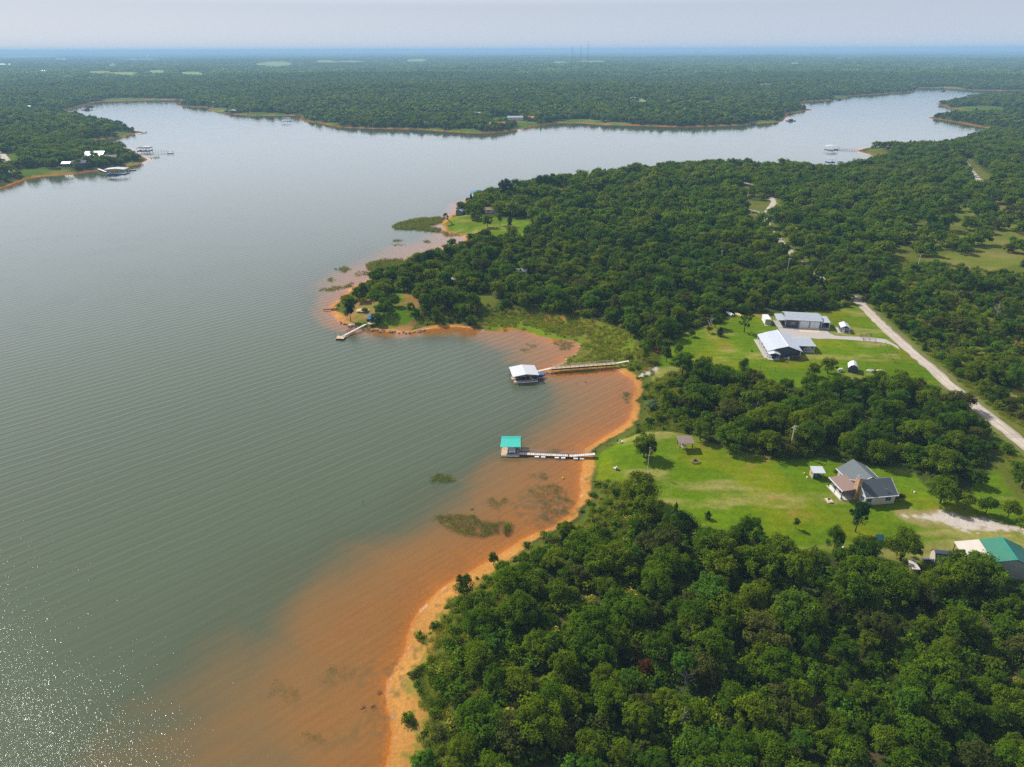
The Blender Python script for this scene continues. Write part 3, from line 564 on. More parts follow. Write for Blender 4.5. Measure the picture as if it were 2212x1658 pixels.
# near varieties (unit: metres, about 4.6 m crown radius)
OAKS = []
for i in range(9):
    Rr = [4.4, 4.8, 4.2, 4.6, 4.0, 4.7, 4.3, 4.5, 3.8][i]; Hc = [5.6, 5.0, 6.4, 5.2, 6.8, 5.8, 5.4, 6.0, 6.4][i]; z0 = [2.2, 2.0, 2.4, 1.8, 2.6, 2.2, 2.0, 2.4, 2.0][i]
    me, c = oak_mesh(f'oak_crown', 7800, Rr, Hc, z0, 30+i*2, .98+.09*(i % 3), .32)
    OAKS.append((me, trunk_mesh('oak_trunk', c, z0+1), z0+Hc))
def variant(me, m):
    k = me.copy(); k.materials[0] = LM[m]; return k
BRIGHT = [variant(OAKS[i][0], 'bright') for i in (1, 4, 7)]; OLIVE = [variant(OAKS[i][0], 'olive') for i in (0, 3)]
CEDAR = [cone_mesh('cedar_crown', 4200, 2.1, 7.0, .4, .30), cone_mesh('cedar_crown', 4200, 2.5, 6.2, .3, .30)]
CEDTR = MB().tube((0, 0, -.3), (0, 0, 4.5), .16, .05, 6).mesh('cedar_trunk', 'bark')
DEAD = [bare_mesh('bare_branches', 7.5, 2.6, n=14, seed=s) for s in (2, 5)]

def hidden_collection(name, meshes):
    c = bpy.data.collections.new(name)
    for i, me in enumerate(meshes):
        c.objects.link(bpy.data.objects.new(f'{name}_{i:02d}', me))
    return c
def scatter(name, pts, scl, rot, kind, col, label, names=None):
    n = len(pts); me = bpy.data.meshes.new(name); me.vertices.add(n); me.vertices.foreach_set('co', pts.astype(np.float32).ravel())
    for nm, ty, dat, f in (('scl', 'FLOAT_VECTOR', scl, 'vector'), ('rot', 'FLOAT', rot, 'value'), ('kindi', 'INT', kind, 'value')):
        a = me.attributes.new(nm, ty, 'POINT'); a.data.foreach_set(f, np.asarray(dat).astype(np.int32 if ty == 'INT' else np.float32).ravel())
    o = bpy.data.objects.new(name, me); COL.objects.link(o)
    ng = bpy.data.node_groups.new(name, 'GeometryNodeTree'); ng.interface.new_socket('Geometry', in_out='INPUT', socket_type='NodeSocketGeometry'); ng.interface.new_socket('Geometry', in_out='OUTPUT', socket_type='NodeSocketGeometry')
    N, L = ng.nodes, ng.links; gi = N.new('NodeGroupInput'); go = N.new('NodeGroupOutput'); ip = N.new('GeometryNodeInstanceOnPoints'); ci = N.new('GeometryNodeCollectionInfo')
    ci.inputs['Collection'].default_value = col; ci.inputs['Separate Children'].default_value = True; ci.inputs['Reset Children'].default_value = True
    def na(nm, ty):
        a = N.new('GeometryNodeInputNamedAttribute'); a.data_type = ty; a.inputs['Name'].default_value = nm; return a.outputs['Attribute']
    cx = N.new('ShaderNodeCombineXYZ'); L.new(na('rot', 'FLOAT'), cx.inputs['Z'])
    L.new(gi.outputs[0], ip.inputs['Points']); L.new(ci.outputs[0], ip.inputs['Instance']); ip.inputs['Pick Instance'].default_value = True
    L.new(na('kindi', 'INT'), ip.inputs['Instance Index']); L.new(cx.outputs[0], ip.inputs['Rotation']); L.new(na('scl', 'FLOAT_VECTOR'), ip.inputs['Scale']); L.new(ip.outputs[0], go.inputs[0])
    md = o.modifiers.new('scatter', 'NODES'); md.node_group = ng
    return stuff(o, label)

# ------------------------------------------------------------ where trees grow
def wood_density(X, Y):
    """0 = open, 1 = closed wood; also distance to shore"""
    h, d, _, low = terrain(X, Y, True); rr = np.hypot(X, Y)
    fgm = 1-smooth(108, 125, rr); dens = smooth(5.2+4.5*fgm, 8.5+7*fgm, d+fbm(X, Y, 7, 51)*(2.5+2*fgm))
    if rr.min() < 900: dens = dens*(1-.8*smooth(-2, 2, sdist(SHRUBBY, X, Y)))
    if rr.min() < 900:
        for p, q_ in ((LAWN1, 1), (LAWN2, 1), (NLAWN, .93), (MARSH, 1), (NTIP, .8), (POINTLAWN, .62)): dens = dens*(1-q_*smooth(-3.2, -1.2, sdist(p, X, Y)))
        gq = smooth(.0, .25, fbm(X, Y, 14, 67))*.75
        for i_, p in enumerate(NCLEAR): dens = dens*(1-smooth(-2.5, .5, sdist(p, X, Y))*(1-gq*1.2*(5 <= i_ < 10)))
        dn = np.full(X.shape, 1e9)
        for (ax, ay), (bx, by) in zip(ROAD[:-1], ROAD[1:]):
            ex, ey = bx-ax, by-ay; t = np.clip(((X-ax)*ex+(Y-ay)*ey)/(ex*ex+ey*ey), 0, 1); dn = np.minimum(dn, np.hypot(X-ax-ex*t, Y-ay-ey*t)+((X-ax)*ey-(Y-ay)*ex > 0)*0)
        cl_ = np.where(np.hypot(X, Y) > 330, .9, 4.6); dens = dens*smooth(cl_, cl_+2.5, dn)
        sv = smooth(-3, 5, sdist(SAVANNA, X, Y)); g = fbm(X, Y, 16, 61, 3)
        dens = dens*(1-sv*(1-smooth(-.2, .22, g)*.9))
    if rr.max() > 600:
        fl = fieldmask(X, Y, FARLAWN)*(rr > 600); dens = dens*(1-fl)
        fd = fieldmask(X, Y, FIELDS)*(rr > 1500); dens = dens*(1-fd)
    return dens, d, h
def jitter_grid(rmin, rmax, step, halfang=61, jit=.42):
    n = int(rmax/step)+2; gx, gy = np.meshgrid(np.arange(-n, n+1)*step, np.arange(-2, n+1)*step)
    gx = gx+(np.arange(gx.shape[0])[:, None] % 2)*step*.5
    gx = gx+RNG.uniform(-jit, jit, gx.shape)*step; gy = gy+RNG.uniform(-jit, jit, gy.shape)*step
    rr = np.hypot(gx, gy); k = (rr >= rmin) & (rr < rmax) & (np.abs(np.arctan2(gx, gy)) < R(halfang)); return gx[k], gy[k]

MANUAL = []   # (x, y, radius) kept free of the scattered trees
def tree(kind, x, y, z, s, rz, crown, trunk, label, group=None, sx=1, tname='trunk', cname='crown', cat='tree'):
    e = empty(kind, x, y, z, rz, label, cat, group); e.scale = (s*sx, s*sx, s)
    if trunk is not None: mko(tname, trunk, e)
    if crown is not None: mko(cname, crown, e)
    return e
def at_px(f, zx, zy, z=4.0):
    x, y = f(zx, zy, z); 
    for _ in range(3):
        z = max(0, hz(x, y)); x, y = f(zx, zy, z)
    return x, y, z
def place(kind, f, zx, zy, s, crown, trunk, label, group=None, sx=1, rz=None, clear=3.0, cat='tree'):
    x, y, z = at_px(f, zx, zy); MANUAL.append((x, y, clear*s*sx))
    return tree(kind, x, y, z, s, random.uniform(0, 360) if rz is None else rz, crown, trunk, label, group, sx, cat=cat)
FP = lambda a, b, z=0: P(a, b, z)
O = OAKS
place('oak_tree', ZE, 592, 592, .98, O[0][0], O[0][1], 'broad dark oak standing alone on the mown lawn beside the flagpole', rz=40)
place('oak_tree', ZE, 625, 598, .86, O[5][0], O[5][1], 'second oak trunk grown close against the broad lawn oak by the flagpole', rz=140, sx=.75)
place('oak_tree', ZE, 1175, 418, .82, O[1][0], O[1][1], 'round bright green oak with a bare trunk just behind the slatted shelter', rz=10)
place('oak_tree', ZE, 1490, 520, 1.12, O[3][0], O[3][1], 'wide feathery oak hanging low over the north edge of the south lawn', rz=70)
place('oak_tree', ZE, 1900, 560, 1.0, O[6][0], O[6][1], 'tall oak at the lawn edge left of the utility pole', rz=200)
place('oak_tree', ZE, 2310, 500, 1.0, O[2][0], O[2][1], 'tall oak at the lawn edge right of the utility pole', rz=20)
place('small_tree', ZE, 1255, 1235, .40, CEDAR[1], CEDTR, 'small dark pine alone on the near edge of the south lawn')
place('small_tree', ZE, 2165, 1335, .34, O[4][0], O[4][1], 'slim sapling on the near edge of the south lawn', sx=.7)
PINE = O[8][0]
place('pine_tree', ZC, 722, 812, .98, variant(O[4][0], 'dark'), O[4][1], 'tall pine with a tufted round crown in front of the shingled house', rz=80, sx=.68)
place('oak_tree', ZC, 520, 1010, .95, O[2][0], O[2][1], 'slender two-crowned oak between the small sapling and the green tarp', sx=.55)
place('oak_tree', ZC, 790, 1090, .85, O[7][0], O[7][1], 'shaded oak left of the green tarp beside the south lawn')
place('oak_tree', ZC, 1120, 1060, 1.05, O[5][0], O[5][1], 'large dark oak right of the green tarp beside the south lawn', sx=.9)
place('oak_tree', ZC, 1800, 1250, 1.0, BRIGHT[0], O[1][1], 'bright green pecan tree rising in front of the green-roofed barn', rz=15)
RND = bush_mesh('round_crown', 4200, 2.6, 4.4, .34, 'oak', 12)
RTR = MB().tube((0, 0, -.3), (0, 0, 2.4), .15, .1, 6).mesh('round_trunk', 'bark')
def raised(me, dz):
    k = me.copy(); v = np.zeros(len(k.vertices)*3); k.vertices.foreach_get('co', v); v = v.reshape(-1, 3); v[:, 2] += dz; k.vertices.foreach_set('co', v.ravel()); k.update(); return k
RND = raised(RND, .9)
for q, (zx, zy, lb) in enumerate([(1685, 618, 'leftmost of three round garden trees in a row above the gravel drive'), (1872, 655, 'middle of three round garden trees in a row above the gravel drive'), (2068, 686, 'rightmost of three round garden trees in a row above the gravel drive')]):
    place('garden_tree', ZC, zx, zy, .92, RND, RTR, lb, 'round garden trees above the gravel drive', rz=q*100)
place('oak_tree', ZC, 2190, 430, 1.1, O[0][0], O[0][1], 'broad oak at the right edge behind the row of garden trees')
place('oak_tree', ZC, 1470, 560, 1.05, O[3][0], O[3][1], 'wide oak at the wood edge right of the shingled house')
place('oak_tree', ZC, 1790, 400, .62, O[6][0], O[6][1], 'small oak in the shade behind the row of garden trees')
place('oak_tree', ZC, 912, 210, .95, O[8][0], O[8][1], 'oak with a bare trunk just behind the shingled house')
place('oak_tree', ZC, 690, 150, .8, O[5][0], O[5][1], 'olive oak behind the far corner of the shingled house')
place('oak_tree', ZC, 2260, 850, .9, O[2][0], O[2][1], 'oak at the right edge below the end of the gravel drive')
SP = oak_mesh('sparse_crown', 2300, 3.2, 6.6, 2.0, 18, .9, .34, 'olive')
place('oak_tree', ZB, 527, 545, .98, variant(SP[0], 'oak'), trunk_mesh('sparse_trunk', SP[1], 3), 'sparse grey-green tree alone in the north lawn left of the metal house')
place('cedar_tree', ZB, 275, 585, .66, CEDAR[1], CEDTR, 'dense dark cedar alone on the north lawn')
e = place('dead_tree', ZB, 160, 550, 1.0, None, None, 'half dead grey tree with rusty leaves at its foot on the north lawn')
mko('bare_branches', DEAD[0], e); mko('foliage', raised(bush_mesh('rust_foliage', 700, 1.3, 1.8, .3, 'rust', 5), 1.2), e)
place('oak_tree', ZB, 225, 500, .75, O[7][0], O[7][1], 'oak close behind the half dead grey tree')
place('oak_tree', ZB, 510, 985, .78, O[2][0], O[2][1], 'pointed dark oak in the near edge of the north lawn', sx=.62)
place('oak_tree', ZB, 1390, 975, .8, O[5][0], O[5][1], 'dark oak in front of the north lawn right of the clothes posts')
place('oak_tree', ZB, 1240, 1000, .66, O[0][0], O[0][1], 'smaller dark oak left of the bigger one in front of the north lawn')
place('shrub', ZB, 660, 1030, .42, RND, None, 'small pale green shrub at the near edge of the north lawn', cat='shrub')
place('small_tree', Z5, 815, 1375, .42, O[6][0], O[6][1], 'small sapling near the far left edge of the north lawn')
for q, (zx, zy, s, sx, lb) in enumerate([(1708, 442, .86, .5, 'slim dark oak nearest the end of the long railed pier'), (1845, 350, .9, .52, 'slim dark oak behind the red lawn chair'), (1932, 440, .9, .55, 'slim oak in the middle of the oaks beside the gravel turnaround'), (2050, 405, .8, .6, 'slim oak leaning right beside the gravel turnaround'), (2140, 560, .8, .6, 'oak just below the gravel turnaround')]):
    place('oak_tree', ZD, zx, zy, s, O[(q*2+2) % 9][0], O[(q*2+2) % 9][1], lb, 'lone oaks at the head of the long pier', sx=sx)
place('willow_clump', ZD, 1790, 930, 1.0, variant(bush_mesh('willow_foliage', 1700, 2.2, 3.2, .32, 'silver', 8), 'silver'), None, 'silvery green willow clump on the beach bank', cat='shrub')
place('willow_clump', ZD, 1530, 400, .9, variant(bush_mesh('willow_foliage', 1700, 2.6, 2.4, .30, 'silver', 8), 'grass'), None, 'pale feathery willow clump beside the end of the long pier', cat='shrub')
place('oak_tree', ZD, 1560, 160, .95, BRIGHT[2], O[7][1], 'bright yellow green tree at the marsh edge')
# the point
place('oak_tree', Z7, 640, 590, 1.0, variant(O[4][0], 'dark'), O[4][1], 'dark leafy oak at the very tip of the rocky point', sx=.75)
place('oak_tree', Z7, 1335, 470, 1.02, O[3][0], O[3][1], 'big green oak spreading over the blue boat awning')
place('oak_tree', Z7, 2010, 490, .48, BRIGHT[0], O[1][1], 'small bright green tree on the grass of the rocky point')
place('oak_tree', Z7, 825, 160, 1.0, O[6][0], O[6][1], 'tall oak just behind the sand pile on the rocky point', sx=.9)
place('oak_tree', Z7, 1140, 60, .98, O[7][0], O[7][1], 'tall oak behind the big one on the rocky point')
place('oak_tree', Z4, 1020, 1290, .85, O[2][0], O[2][1], 'dark ivy covered tree on the low bank right of the rocks', sx=.65)
place('oak_tree', Z4, 1110, 1230, .85, variant(O[4][0], 'dark'), O[4][1], 'narrow dark tree on the bank beside the bright one', sx=.5)
place('oak_tree', Z4, 1240, 1280, .92, BRIGHT[1], O[4][1], 'bright green tree on the bank above the orange shore', sx=.75)
place('oak_tree', Z4, 1300, 1310, .62, BRIGHT[2], O[7][1], 'low bright green tree leaning over the orange shore')
place('pine_tree', Z4, 975, 885, 1.5, variant(O[8][0], 'dark'), O[8][1], 'tallest dark pine rising above the wood of the rocky point', sx=.8)
place('oak_tree', Z4, 1150, 690, .75, BRIGHT[0], O[1][1], 'small round bright tree at the head of the reedy inlet')
place('oak_tree', Z4, 1290, 660, .7, BRIGHT[1], O[4][1], 'yellow green tree right of the small round one at the inlet')
e = place('leaning_tree', Z4, 1150, 502, 1.0, None, None, 'yellowish tree leaning far over the reeds at the shore', clear=3)
e.rotation_euler = (0, 0, 0)
lt = MB(); lt.tube((0, 0, -.3), (-2.4, 0, 2.2), .35, .25, 6); lt.tube((-2.4, 0, 2.2), (-5.5, 0, 4.0), .25, .12, 5); lt.tube((-2.4, 0, 2.2), (-3.6, 1, 6.0), .2, .08, 5); lt.build('trunk', 'bark', e)
cr = bush_mesh('leaning_crown', 1100, 2.6, 4.6, .4, 'olive', 9); v = np.zeros(len(cr.vertices)*3); cr.vertices.foreach_get('co', v); v = v.reshape(-1, 3)+np.array([-4.6, 0, 2.6]); cr.vertices.foreach_set('co', v.ravel()); mko('crown', cr, e)
for zx, zy, s, sx, cm, lb in [(1572, 318, 2.0, .75, 'dark', 'tall pointed evergreen near the blue-roofed boathouse'), (1655, 272, 1.55, .9, 'oak', 'tall round tree at the shore right of the pointed evergreen'), (1225, 430, 1.2, 1, 'oak', 'dark oak at the shore beside the small lake cabin'), (1310, 465, 1.35, 1, 'oak', 'big dark oak in front of the small lake cabin'), (1430, 535, 1.1, .95, 'oak', 'oak alone on the grass above the reedy inlet'), (1525, 520, .95, .6, 'oak', 'slim tree standing on the grass right of the lone oak'), (1880, 250, 2.0, 1.0, 'dark', 'tall feathery tree at the far tip of the wooded shore'), (1825, 250, 1.4, .8, 'bright', 'bright green tree at the foot of the tall feathery tree')]:
    i = random.randrange(9); place('oak_tree', Z4, zx, zy, s, O[i][0] if cm == 'oak' else variant(O[i][0], cm), O[i][1], lb, sx=sx)
place('cedar_tree', Z4, 1605, 525, 1.15, CEDAR[0], CEDTR, 'narrow dark cedar on the grass above the reedy inlet', sx=.8)
place('oak_tree', FP, 1907, 322, 1.1, O[1][0], O[1][1], 'lone round tree on the small grassy cape across the wood')
place('rusty_tree', FP, 1917, 328, .8, variant(O[6][0], 'rust'), O[6][1], 'rust coloured tree on the small grassy cape')
# dead and odd ones in the near wood
for q, (f, zx, zy, s, lb) in enumerate([(ZE, 520, 965, .85, 'bare dead tree on the bushy bank below the lawn chair'), (FP, 1474, 1575, .75, 'round grey dead tree top low in the foreground wood'), (FP, 1492, 1400, .9, 'grey leafless branches rising in the middle of the foreground wood'), (FP, 1478, 1490, .8, 'faint grey dead crown below the leafless branches in the foreground wood'), (FP, 1630, 900, 1.0, 'pale twisted dead trunk in the wood north of the south lawn'), (FP, 2010, 1530, .7, 'small grey dead top in the right of the foreground wood'), (FP, 1712, 590, 1.0, 'grey leafless tree in the wood beside the gravel road bend'), (FP, 2150, 690, 1.2, 'grey dead tree in the scrub near the right edge'), (FP, 1900, 520, 1.2, 'grey dead tree at the left end of the dry clearing'), (FP, 1400, 1060, .6, 'thin dead snag at the bottom left corner of the south lawn'), (FP, 1460, 1170, .8, 'dead snag between the arched vine and the lawn')]):
    place('dead_tree', f, zx, zy, s*.85, None, DEAD[q % 2], lb, clear=2.2)
place('rusty_tree', FP, 1392, 1452, .38, variant(O[6][0], 'rust'), O[6][1], 'small rusty red tree in the foreground wood', clear=3.5)
place('shrub', FP, 1085, 1245, .75, variant(RND, 'bright'), None, 'bright green young shrub at the beach edge below the leaning oak', cat='shrub')
place('oak_tree', FP, 1003, 1290, .7, O[2][0], O[2][1], 'dark oak leaning over the orange beach', sx=.8)
place('oak_tree', FP, 1066, 1222, .55, O[6][0], O[6][1], 'small dark oak on the beach edge beside the bright shrub', sx=.6)
place('bright_sapling', FP, 918, 1672, .85, variant(RND, 'bright'), None, 'bright green sapling at the bottom edge beside the beach', clear=3)
place('vine_covered_snag', ZE, 905, 1290, .95, variant(CEDAR[0], 'oak'), CEDTR, 'vine covered snag standing dark at the near edge of the south lawn', sx=.7)
e = place('vine_arch', ZE, 1165, 1360, 1.0, None, None, 'dead trunk bent into an arch and draped in dark vines', clear=4); e.rotation_euler = (0, 0, 0)
ar = MB(); pv = []
for i in range(9):
    t = i/8; pv.append(Vector((-7.5*t, .5*t, 5.2*math.sin(min(1, t*1.15)*math.pi*.62))))
for a_, b_ in zip(pv[:-1], pv[1:]): ar.tube(a_, b_, .2, .16, 5)
ar.build('trunk', 'bark', e)
n = 2600; t = RNG.random(n); k = np.array([[*pv[int(q*7.99)].lerp(pv[int(q*7.99)+1], q*7.99-int(q*7.99))] for q in t]); dv = RNG.normal(size=(n, 3))*np.array([.75, .7, .6])*(1.25-.7*t[:, None]); dv[:, 2] -= np.abs(dv[:, 2])*.7
mko('vine_foliage', leaf_mesh('vine_foliage', k+dv, dv+np.array([0, 0, .6]), .34*(.7+.6*RNG.random(n)), 'dark', .8+.5*RNG.random(n)), e)

# ------------------------------------------------------------ scattered woods
man = np.array(MANUAL)
def keep_off(x, y, extra=0):
    ok = np.ones(len(x), bool)
    for a_, b_, c_ in man: ok &= (x-a_)**2+(y-b_)**2 > (c_+extra)**2
    return ok
def buildings_clear(x, y, pad=0): 
    ok = np.ones(len(x), bool)
    for (cx, cy, rr_) in CLEARSPOTS: ok &= (x-cx)**2+(y-cy)**2 > (rr_+pad)**2
    return ok
CLEARSPOTS = [(*P(1977, 1218, 4), 3.5), (*P(2030, 1200, 4), 4), (*P(2120, 1215, 4), 10), (*P(2200, 1230, 4), 9), (*P(1905, 1172, 4), 3), (*P(1592, 683, 4), 4), (*P(1575, 681, 4), 4), (*P(1840, 800, 4), 5), (*P(1810, 806, 4), 4),
  (*ZL(640, 500), 11), (*ZL(440, 590), 11), (*ZL(230, 630), 9), (*ZL(930, 550), 9), (*ZL(1060, 400), 12), (*ZL(1230, 420), 8), (*P(1072, 270), 18), (*P(1107, 258), 14), (*P(1050, 252), 10), (*P(1022, 250), 10), (*P(1000, 268, 3), 14), (*P(1140, 259), 12), (*P(1314, 260), 10), (*P(1336, 260), 10), (*P(2010, 324, 3), 8), (*P(914, 270), 10), (*Z4(1670, 900), 5), (*Z4(1160, 970), 5), (*Z4(1240, 430), 6), (*Z4(1450, 430), 6)]
def shade(px, py): return np.ones_like(px)
# near trees: every one an object
xs, ys = jitter_grid(70, 150, 4.7); xb, yb = jitter_grid(150, 420, 5.3); xs = np.concatenate([xs, xb]); ys = np.concatenate([ys, yb])
dens, dd_, hh_ = wood_density(xs, ys)
k = (RNG.random(len(xs)) < dens*.97) & keep_off(xs, ys) & buildings_clear(xs, ys)
xs, ys, dd_, hh_ = xs[k], ys[k], dd_[k], hh_[k]
px, py, dep = project(xs, ys, hh_+5)
vis = (px > -60) & (px < 2275) & (py > -60) & (py < 1710)
size = .46+.70*RNG.random(len(xs))**1.25; size = np.where(np.hypot(xs, ys) < 150, .36+.72*RNG.random(len(xs))**1.5, size); size = np.where(dd_ < 16, size*.75, size)
sv = sdist(SAVANNA, xs, ys); size = np.where(sv > 0, size*.82, size)
rank = np.where(vis, dep/size, 1e9); order = np.argsort(rank)
NIND = 232
ind = order[:NIND]; rest = order[NIND:]
fg_names = [('fore', 'the foreground wood behind the orange beach', 'oaks of the foreground wood'), ('mid', 'the strip of wood between the two lawns', 'oaks between the two lawns'), ('right', 'the wood around the gravel road on the right', 'oaks beside the gravel road')]
tones = [('dark leafy oak crowded in ', 0), ('tall dense oak crowded in ', 0), ('yellowish green oak crowded in ', 1), ('bright green oak crowded in ', 2)]
for q in ind:
    x, y, z = float(xs[q]), float(ys[q]), float(hh_[q]); zone = 0 if y < 150 and not (y > 125 and x > 60) else (1 if y < 232 else 2)
    i = random.randrange(9); u = random.random(); me = O[i][0]; trk = O[i][1]; tn = tones[0]
    if u > .93: me = BRIGHT[q % 3]; trk = O[(1, 4, 7)[q % 3]][1]; tn = tones[3]
    elif u > .80: me = OLIVE[q % 2]; trk = O[(0, 3)[q % 2]][1]; tn = tones[2]
    elif O[i][2] > 8.2 and size[q] > .9: tn = tones[1]
    _, where, grp = fg_names[zone]
    tree('oak_tree', x, y, z-.2, float(size[q]), random.uniform(0, 360), me, trk, tn[0]+where, grp, sx=random.uniform(.82, 1.2))
src = hidden_collection('tree_kinds', [o[0] for o in OAKS]+BRIGHT+OLIVE+CEDAR)
def sc3(s, lo=.9, hi=1.15): return np.stack([s*RNG.uniform(lo, hi, len(s)), s*RNG.uniform(lo, hi, len(s)), s*RNG.uniform(.85, 1.15, len(s))], 1)
def kinds(n, w): return RNG.choice(len(w), n, p=np.array(w)/sum(w))
W9 = [9]*9+[4, 3, 4, 4, 4, 7, 6]
a1, a2, az_, as_ = xs[rest], ys[rest], hh_[rest], size[rest]
# middle distance
xm, ym = jitter_grid(420, 1250, 7.6, 52); dm, d_, hm = wood_density(xm, ym); k = (RNG.random(len(xm)) < dm*.97) & buildings_clear(xm, ym) & keep_off(xm, ym)
xm, ym, hm = xm[k], ym[k], hm[k]; sm = .85+.6*RNG.random(len(xm))**1.3; sm = np.where(d_[k] < 18, sm*.75, sm)
X1 = np.concatenate([a1]); n1 = len(a1)
scatter('forest', np.stack([a1, a2, az_-.3], 1), sc3(as_), RNG.random(n1)*6.28, kinds(n1, W9), src, 'closed oak wood running back from the lawns to the far shore of the point')
lowm_ = [oak_mesh('mid_crown', 1500, 4.6, 5.6, 1.6, 15+i, 1.45, .72)[0] for i in range(7)]
lowm_ += [variant(lowm_[1], 'bright'), variant(lowm_[3], 'olive'), cone_mesh('mid_cedar', 900, 2.4, 7.4, .3, .6)]
src2 = hidden_collection('middle_tree_kinds', lowm_); W7 = [10]*7+[3, 3, 5]
scatter('forest', np.stack([xm, ym, hm-.5], 1), sc3(sm), RNG.random(len(xm))*6.28, kinds(len(xm), W7), src2, 'oak wood covering the middle ground and the near lake shores')
xf, yf = jitter_grid(1250, 3200, 11.5, 47); df, d_, hf = wood_density(xf, yf); k = (RNG.random(len(xf)) < df*.96) & buildings_clear(xf, yf)
xf, yf, hf = xf[k], yf[k], hf[k]; sf = 1.2+.75*RNG.random(len(xf))**1.4; sf = np.where(d_[k] < 22, sf*.7, sf)
farm = [oak_mesh('far_crown', 330, 4.8, 5.2, .8, 11+i, 1.6, 1.55, 'far')[0] for i in range(6)]
src3 = hidden_collection('far_tree_kinds', farm)
scatter('forest', np.stack([xf, yf, hf-1], 1), sc3(sf), RNG.random(len(xf))*6.28, kinds(len(xf), [1]*6), src3, 'wooded far shore of the lake')
xg, yg = jitter_grid(3200, 12000, 42, 43); dg, d_, hg = wood_density(xg, yg); k = (RNG.random(len(xg)) < dg*.95)
xg, yg, hg = xg[k], yg[k], hg[k]; sg = 3.6+2.2*RNG.random(len(xg))
vf = [oak_mesh('distant_clump', 160, 6.5, 2.6, .1, 14, 1.6, 1.9, 'far')[0] for i in range(4)]
src4 = hidden_collection('distant_clump_kinds', vf)
scatter('forest', np.stack([xg, yg, hg-3], 1), np.stack([sg, sg, sg*.75], 1), RNG.random(len(xg))*6.28, kinds(len(xg), [1]*4), src4, 'woods rolling away to the horizon')
# undergrowth
bsh = [bush_mesh('bush', 460, 1.5, 1.7, .34, m, 6) for m in ('oak', 'oak', 'oak', 'olive', 'bright', 'oak', 'grass')]
xu, yu = jitter_grid(70, 430, 2.5); h, d, _, lw = terrain(xu, yu, True); ww, _, _ = wood_density(xu, yu)
svu = smooth(-3, 3, sdist(SAVANNA, xu, yu)); off = np.ones(len(xu))
for p in (LAWN1, LAWN2, NLAWN, POINTLAWN, MARSH): off = off*(1-smooth(-1.4, -.4, sdist(p, xu, yu)+fbm(xu, yu, 4, 71)*.8))
for p in NCLEAR: off = off*(1-smooth(-2, 1, sdist(p, xu, yu))*.95)
dnr = np.full(xu.shape, 1e9)
for (ax, ay), (bx, by) in zip(ROAD[:-1], ROAD[1:]):
    ex, ey = bx-ax, by-ay; t = np.clip(((xu-ax)*ex+(yu-ay)*ey)/(ex*ex+ey*ey), 0, 1); dnr = np.minimum(dnr, np.hypot(xu-ax-ex*t, yu-ay-ey*t))
prob = smooth(2.2, 4.4, d+fbm(xu, yu, 5, 72)*1.6)*off*smooth(5, 8, dnr)*np.clip((.45+.5*smooth(-.25, .2, fbm(xu, yu, 9, 73)))*(1+.7*(np.hypot(xu, yu) < 180)), 0, 1)
k = (RNG.random(len(xu)) < prob) & buildings_clear(xu, yu, -1)
xu, yu, hu, du = xu[k], yu[k], h[k], d[k]; su = (.5+1.15*RNG.random(len(xu))**1.6)*(.6+.4*smooth(6, 13, du))
scatter('undergrowth', np.stack([xu, yu, hu-.2], 1), sc3(su), RNG.random(len(xu))*6.28, kinds(len(xu), [5, 5, 5, 3, 3, 4, 2]), hidden_collection('bush_kinds', bsh), 'low bushes and saplings filling the floor and edges of the near wood')
# tall grass along banks, verges and marsh
gr = [blade_mesh('grass_clump', 90, .9, .8, .045, 'grass') for i in range(3)]+[blade_mesh('grass_clump', 70, .8, 1.3, .045, 'reed')]
xt, yt = jitter_grid(70, 430, 1.25); h, d, _, lw = terrain(xt, yt, True)
bank = smooth(4.6, 6.5, d+fbm(xt, yt, 3, 81)*1.6)*(1-smooth(14, 24, d+fbm(xt, yt, 8, 82)*3)); offl = (1-smooth(-.6, .1, sdist(LAWN1, xt, yt)))*(1-smooth(-.6, .1, sdist(LAWN2, xt, yt)))*(1-smooth(-.6, .1, sdist(POINTLAWN, xt, yt)))*(1-smooth(-.6, .1, sdist(NLAWN, xt, yt)))
mar = smooth(0, 2, sdist(MARSH, xt, yt))*smooth(.35, .9, d)*.35*smooth(-.2, .3, fbm(xt, yt, 6, 84)); sav = smooth(-2, 3, sdist(SAVANNA, xt, yt))*.35
dnr = np.full(xt.shape, 1e9)
for (ax, ay), (bx, by) in zip(ROAD[:-1], ROAD[1:]):
    ex, ey = bx-ax, by-ay; t = np.clip(((xt-ax)*ex+(yt-ay)*ey)/(ex*ex+ey*ey), 0, 1); dnr = np.minimum(dnr, np.hypot(xt-ax-ex*t, yt-ay-ey*t))
verge = smooth(4.5, 6.5, dnr)*(1-smooth(9, 13, dnr))*.5
prob = np.clip(bank*.8+mar+sav+verge, 0, 1)*offl*smooth(3.6, 4.6, dnr)*(d > .5); k = RNG.random(len(xt)) < prob
xt, yt, ht = xt[k], yt[k], h[k]; stt = .6+.6*RNG.random(len(xt))
scatter('tall_grass', np.stack([xt, yt, ht-.05], 1), sc3(stt), RNG.random(len(xt))*6.28, kinds(len(xt), [3, 3, 3, 1]), hidden_collection('grass_kinds', gr), 'rough grass on the banks, the marsh and the road verges')
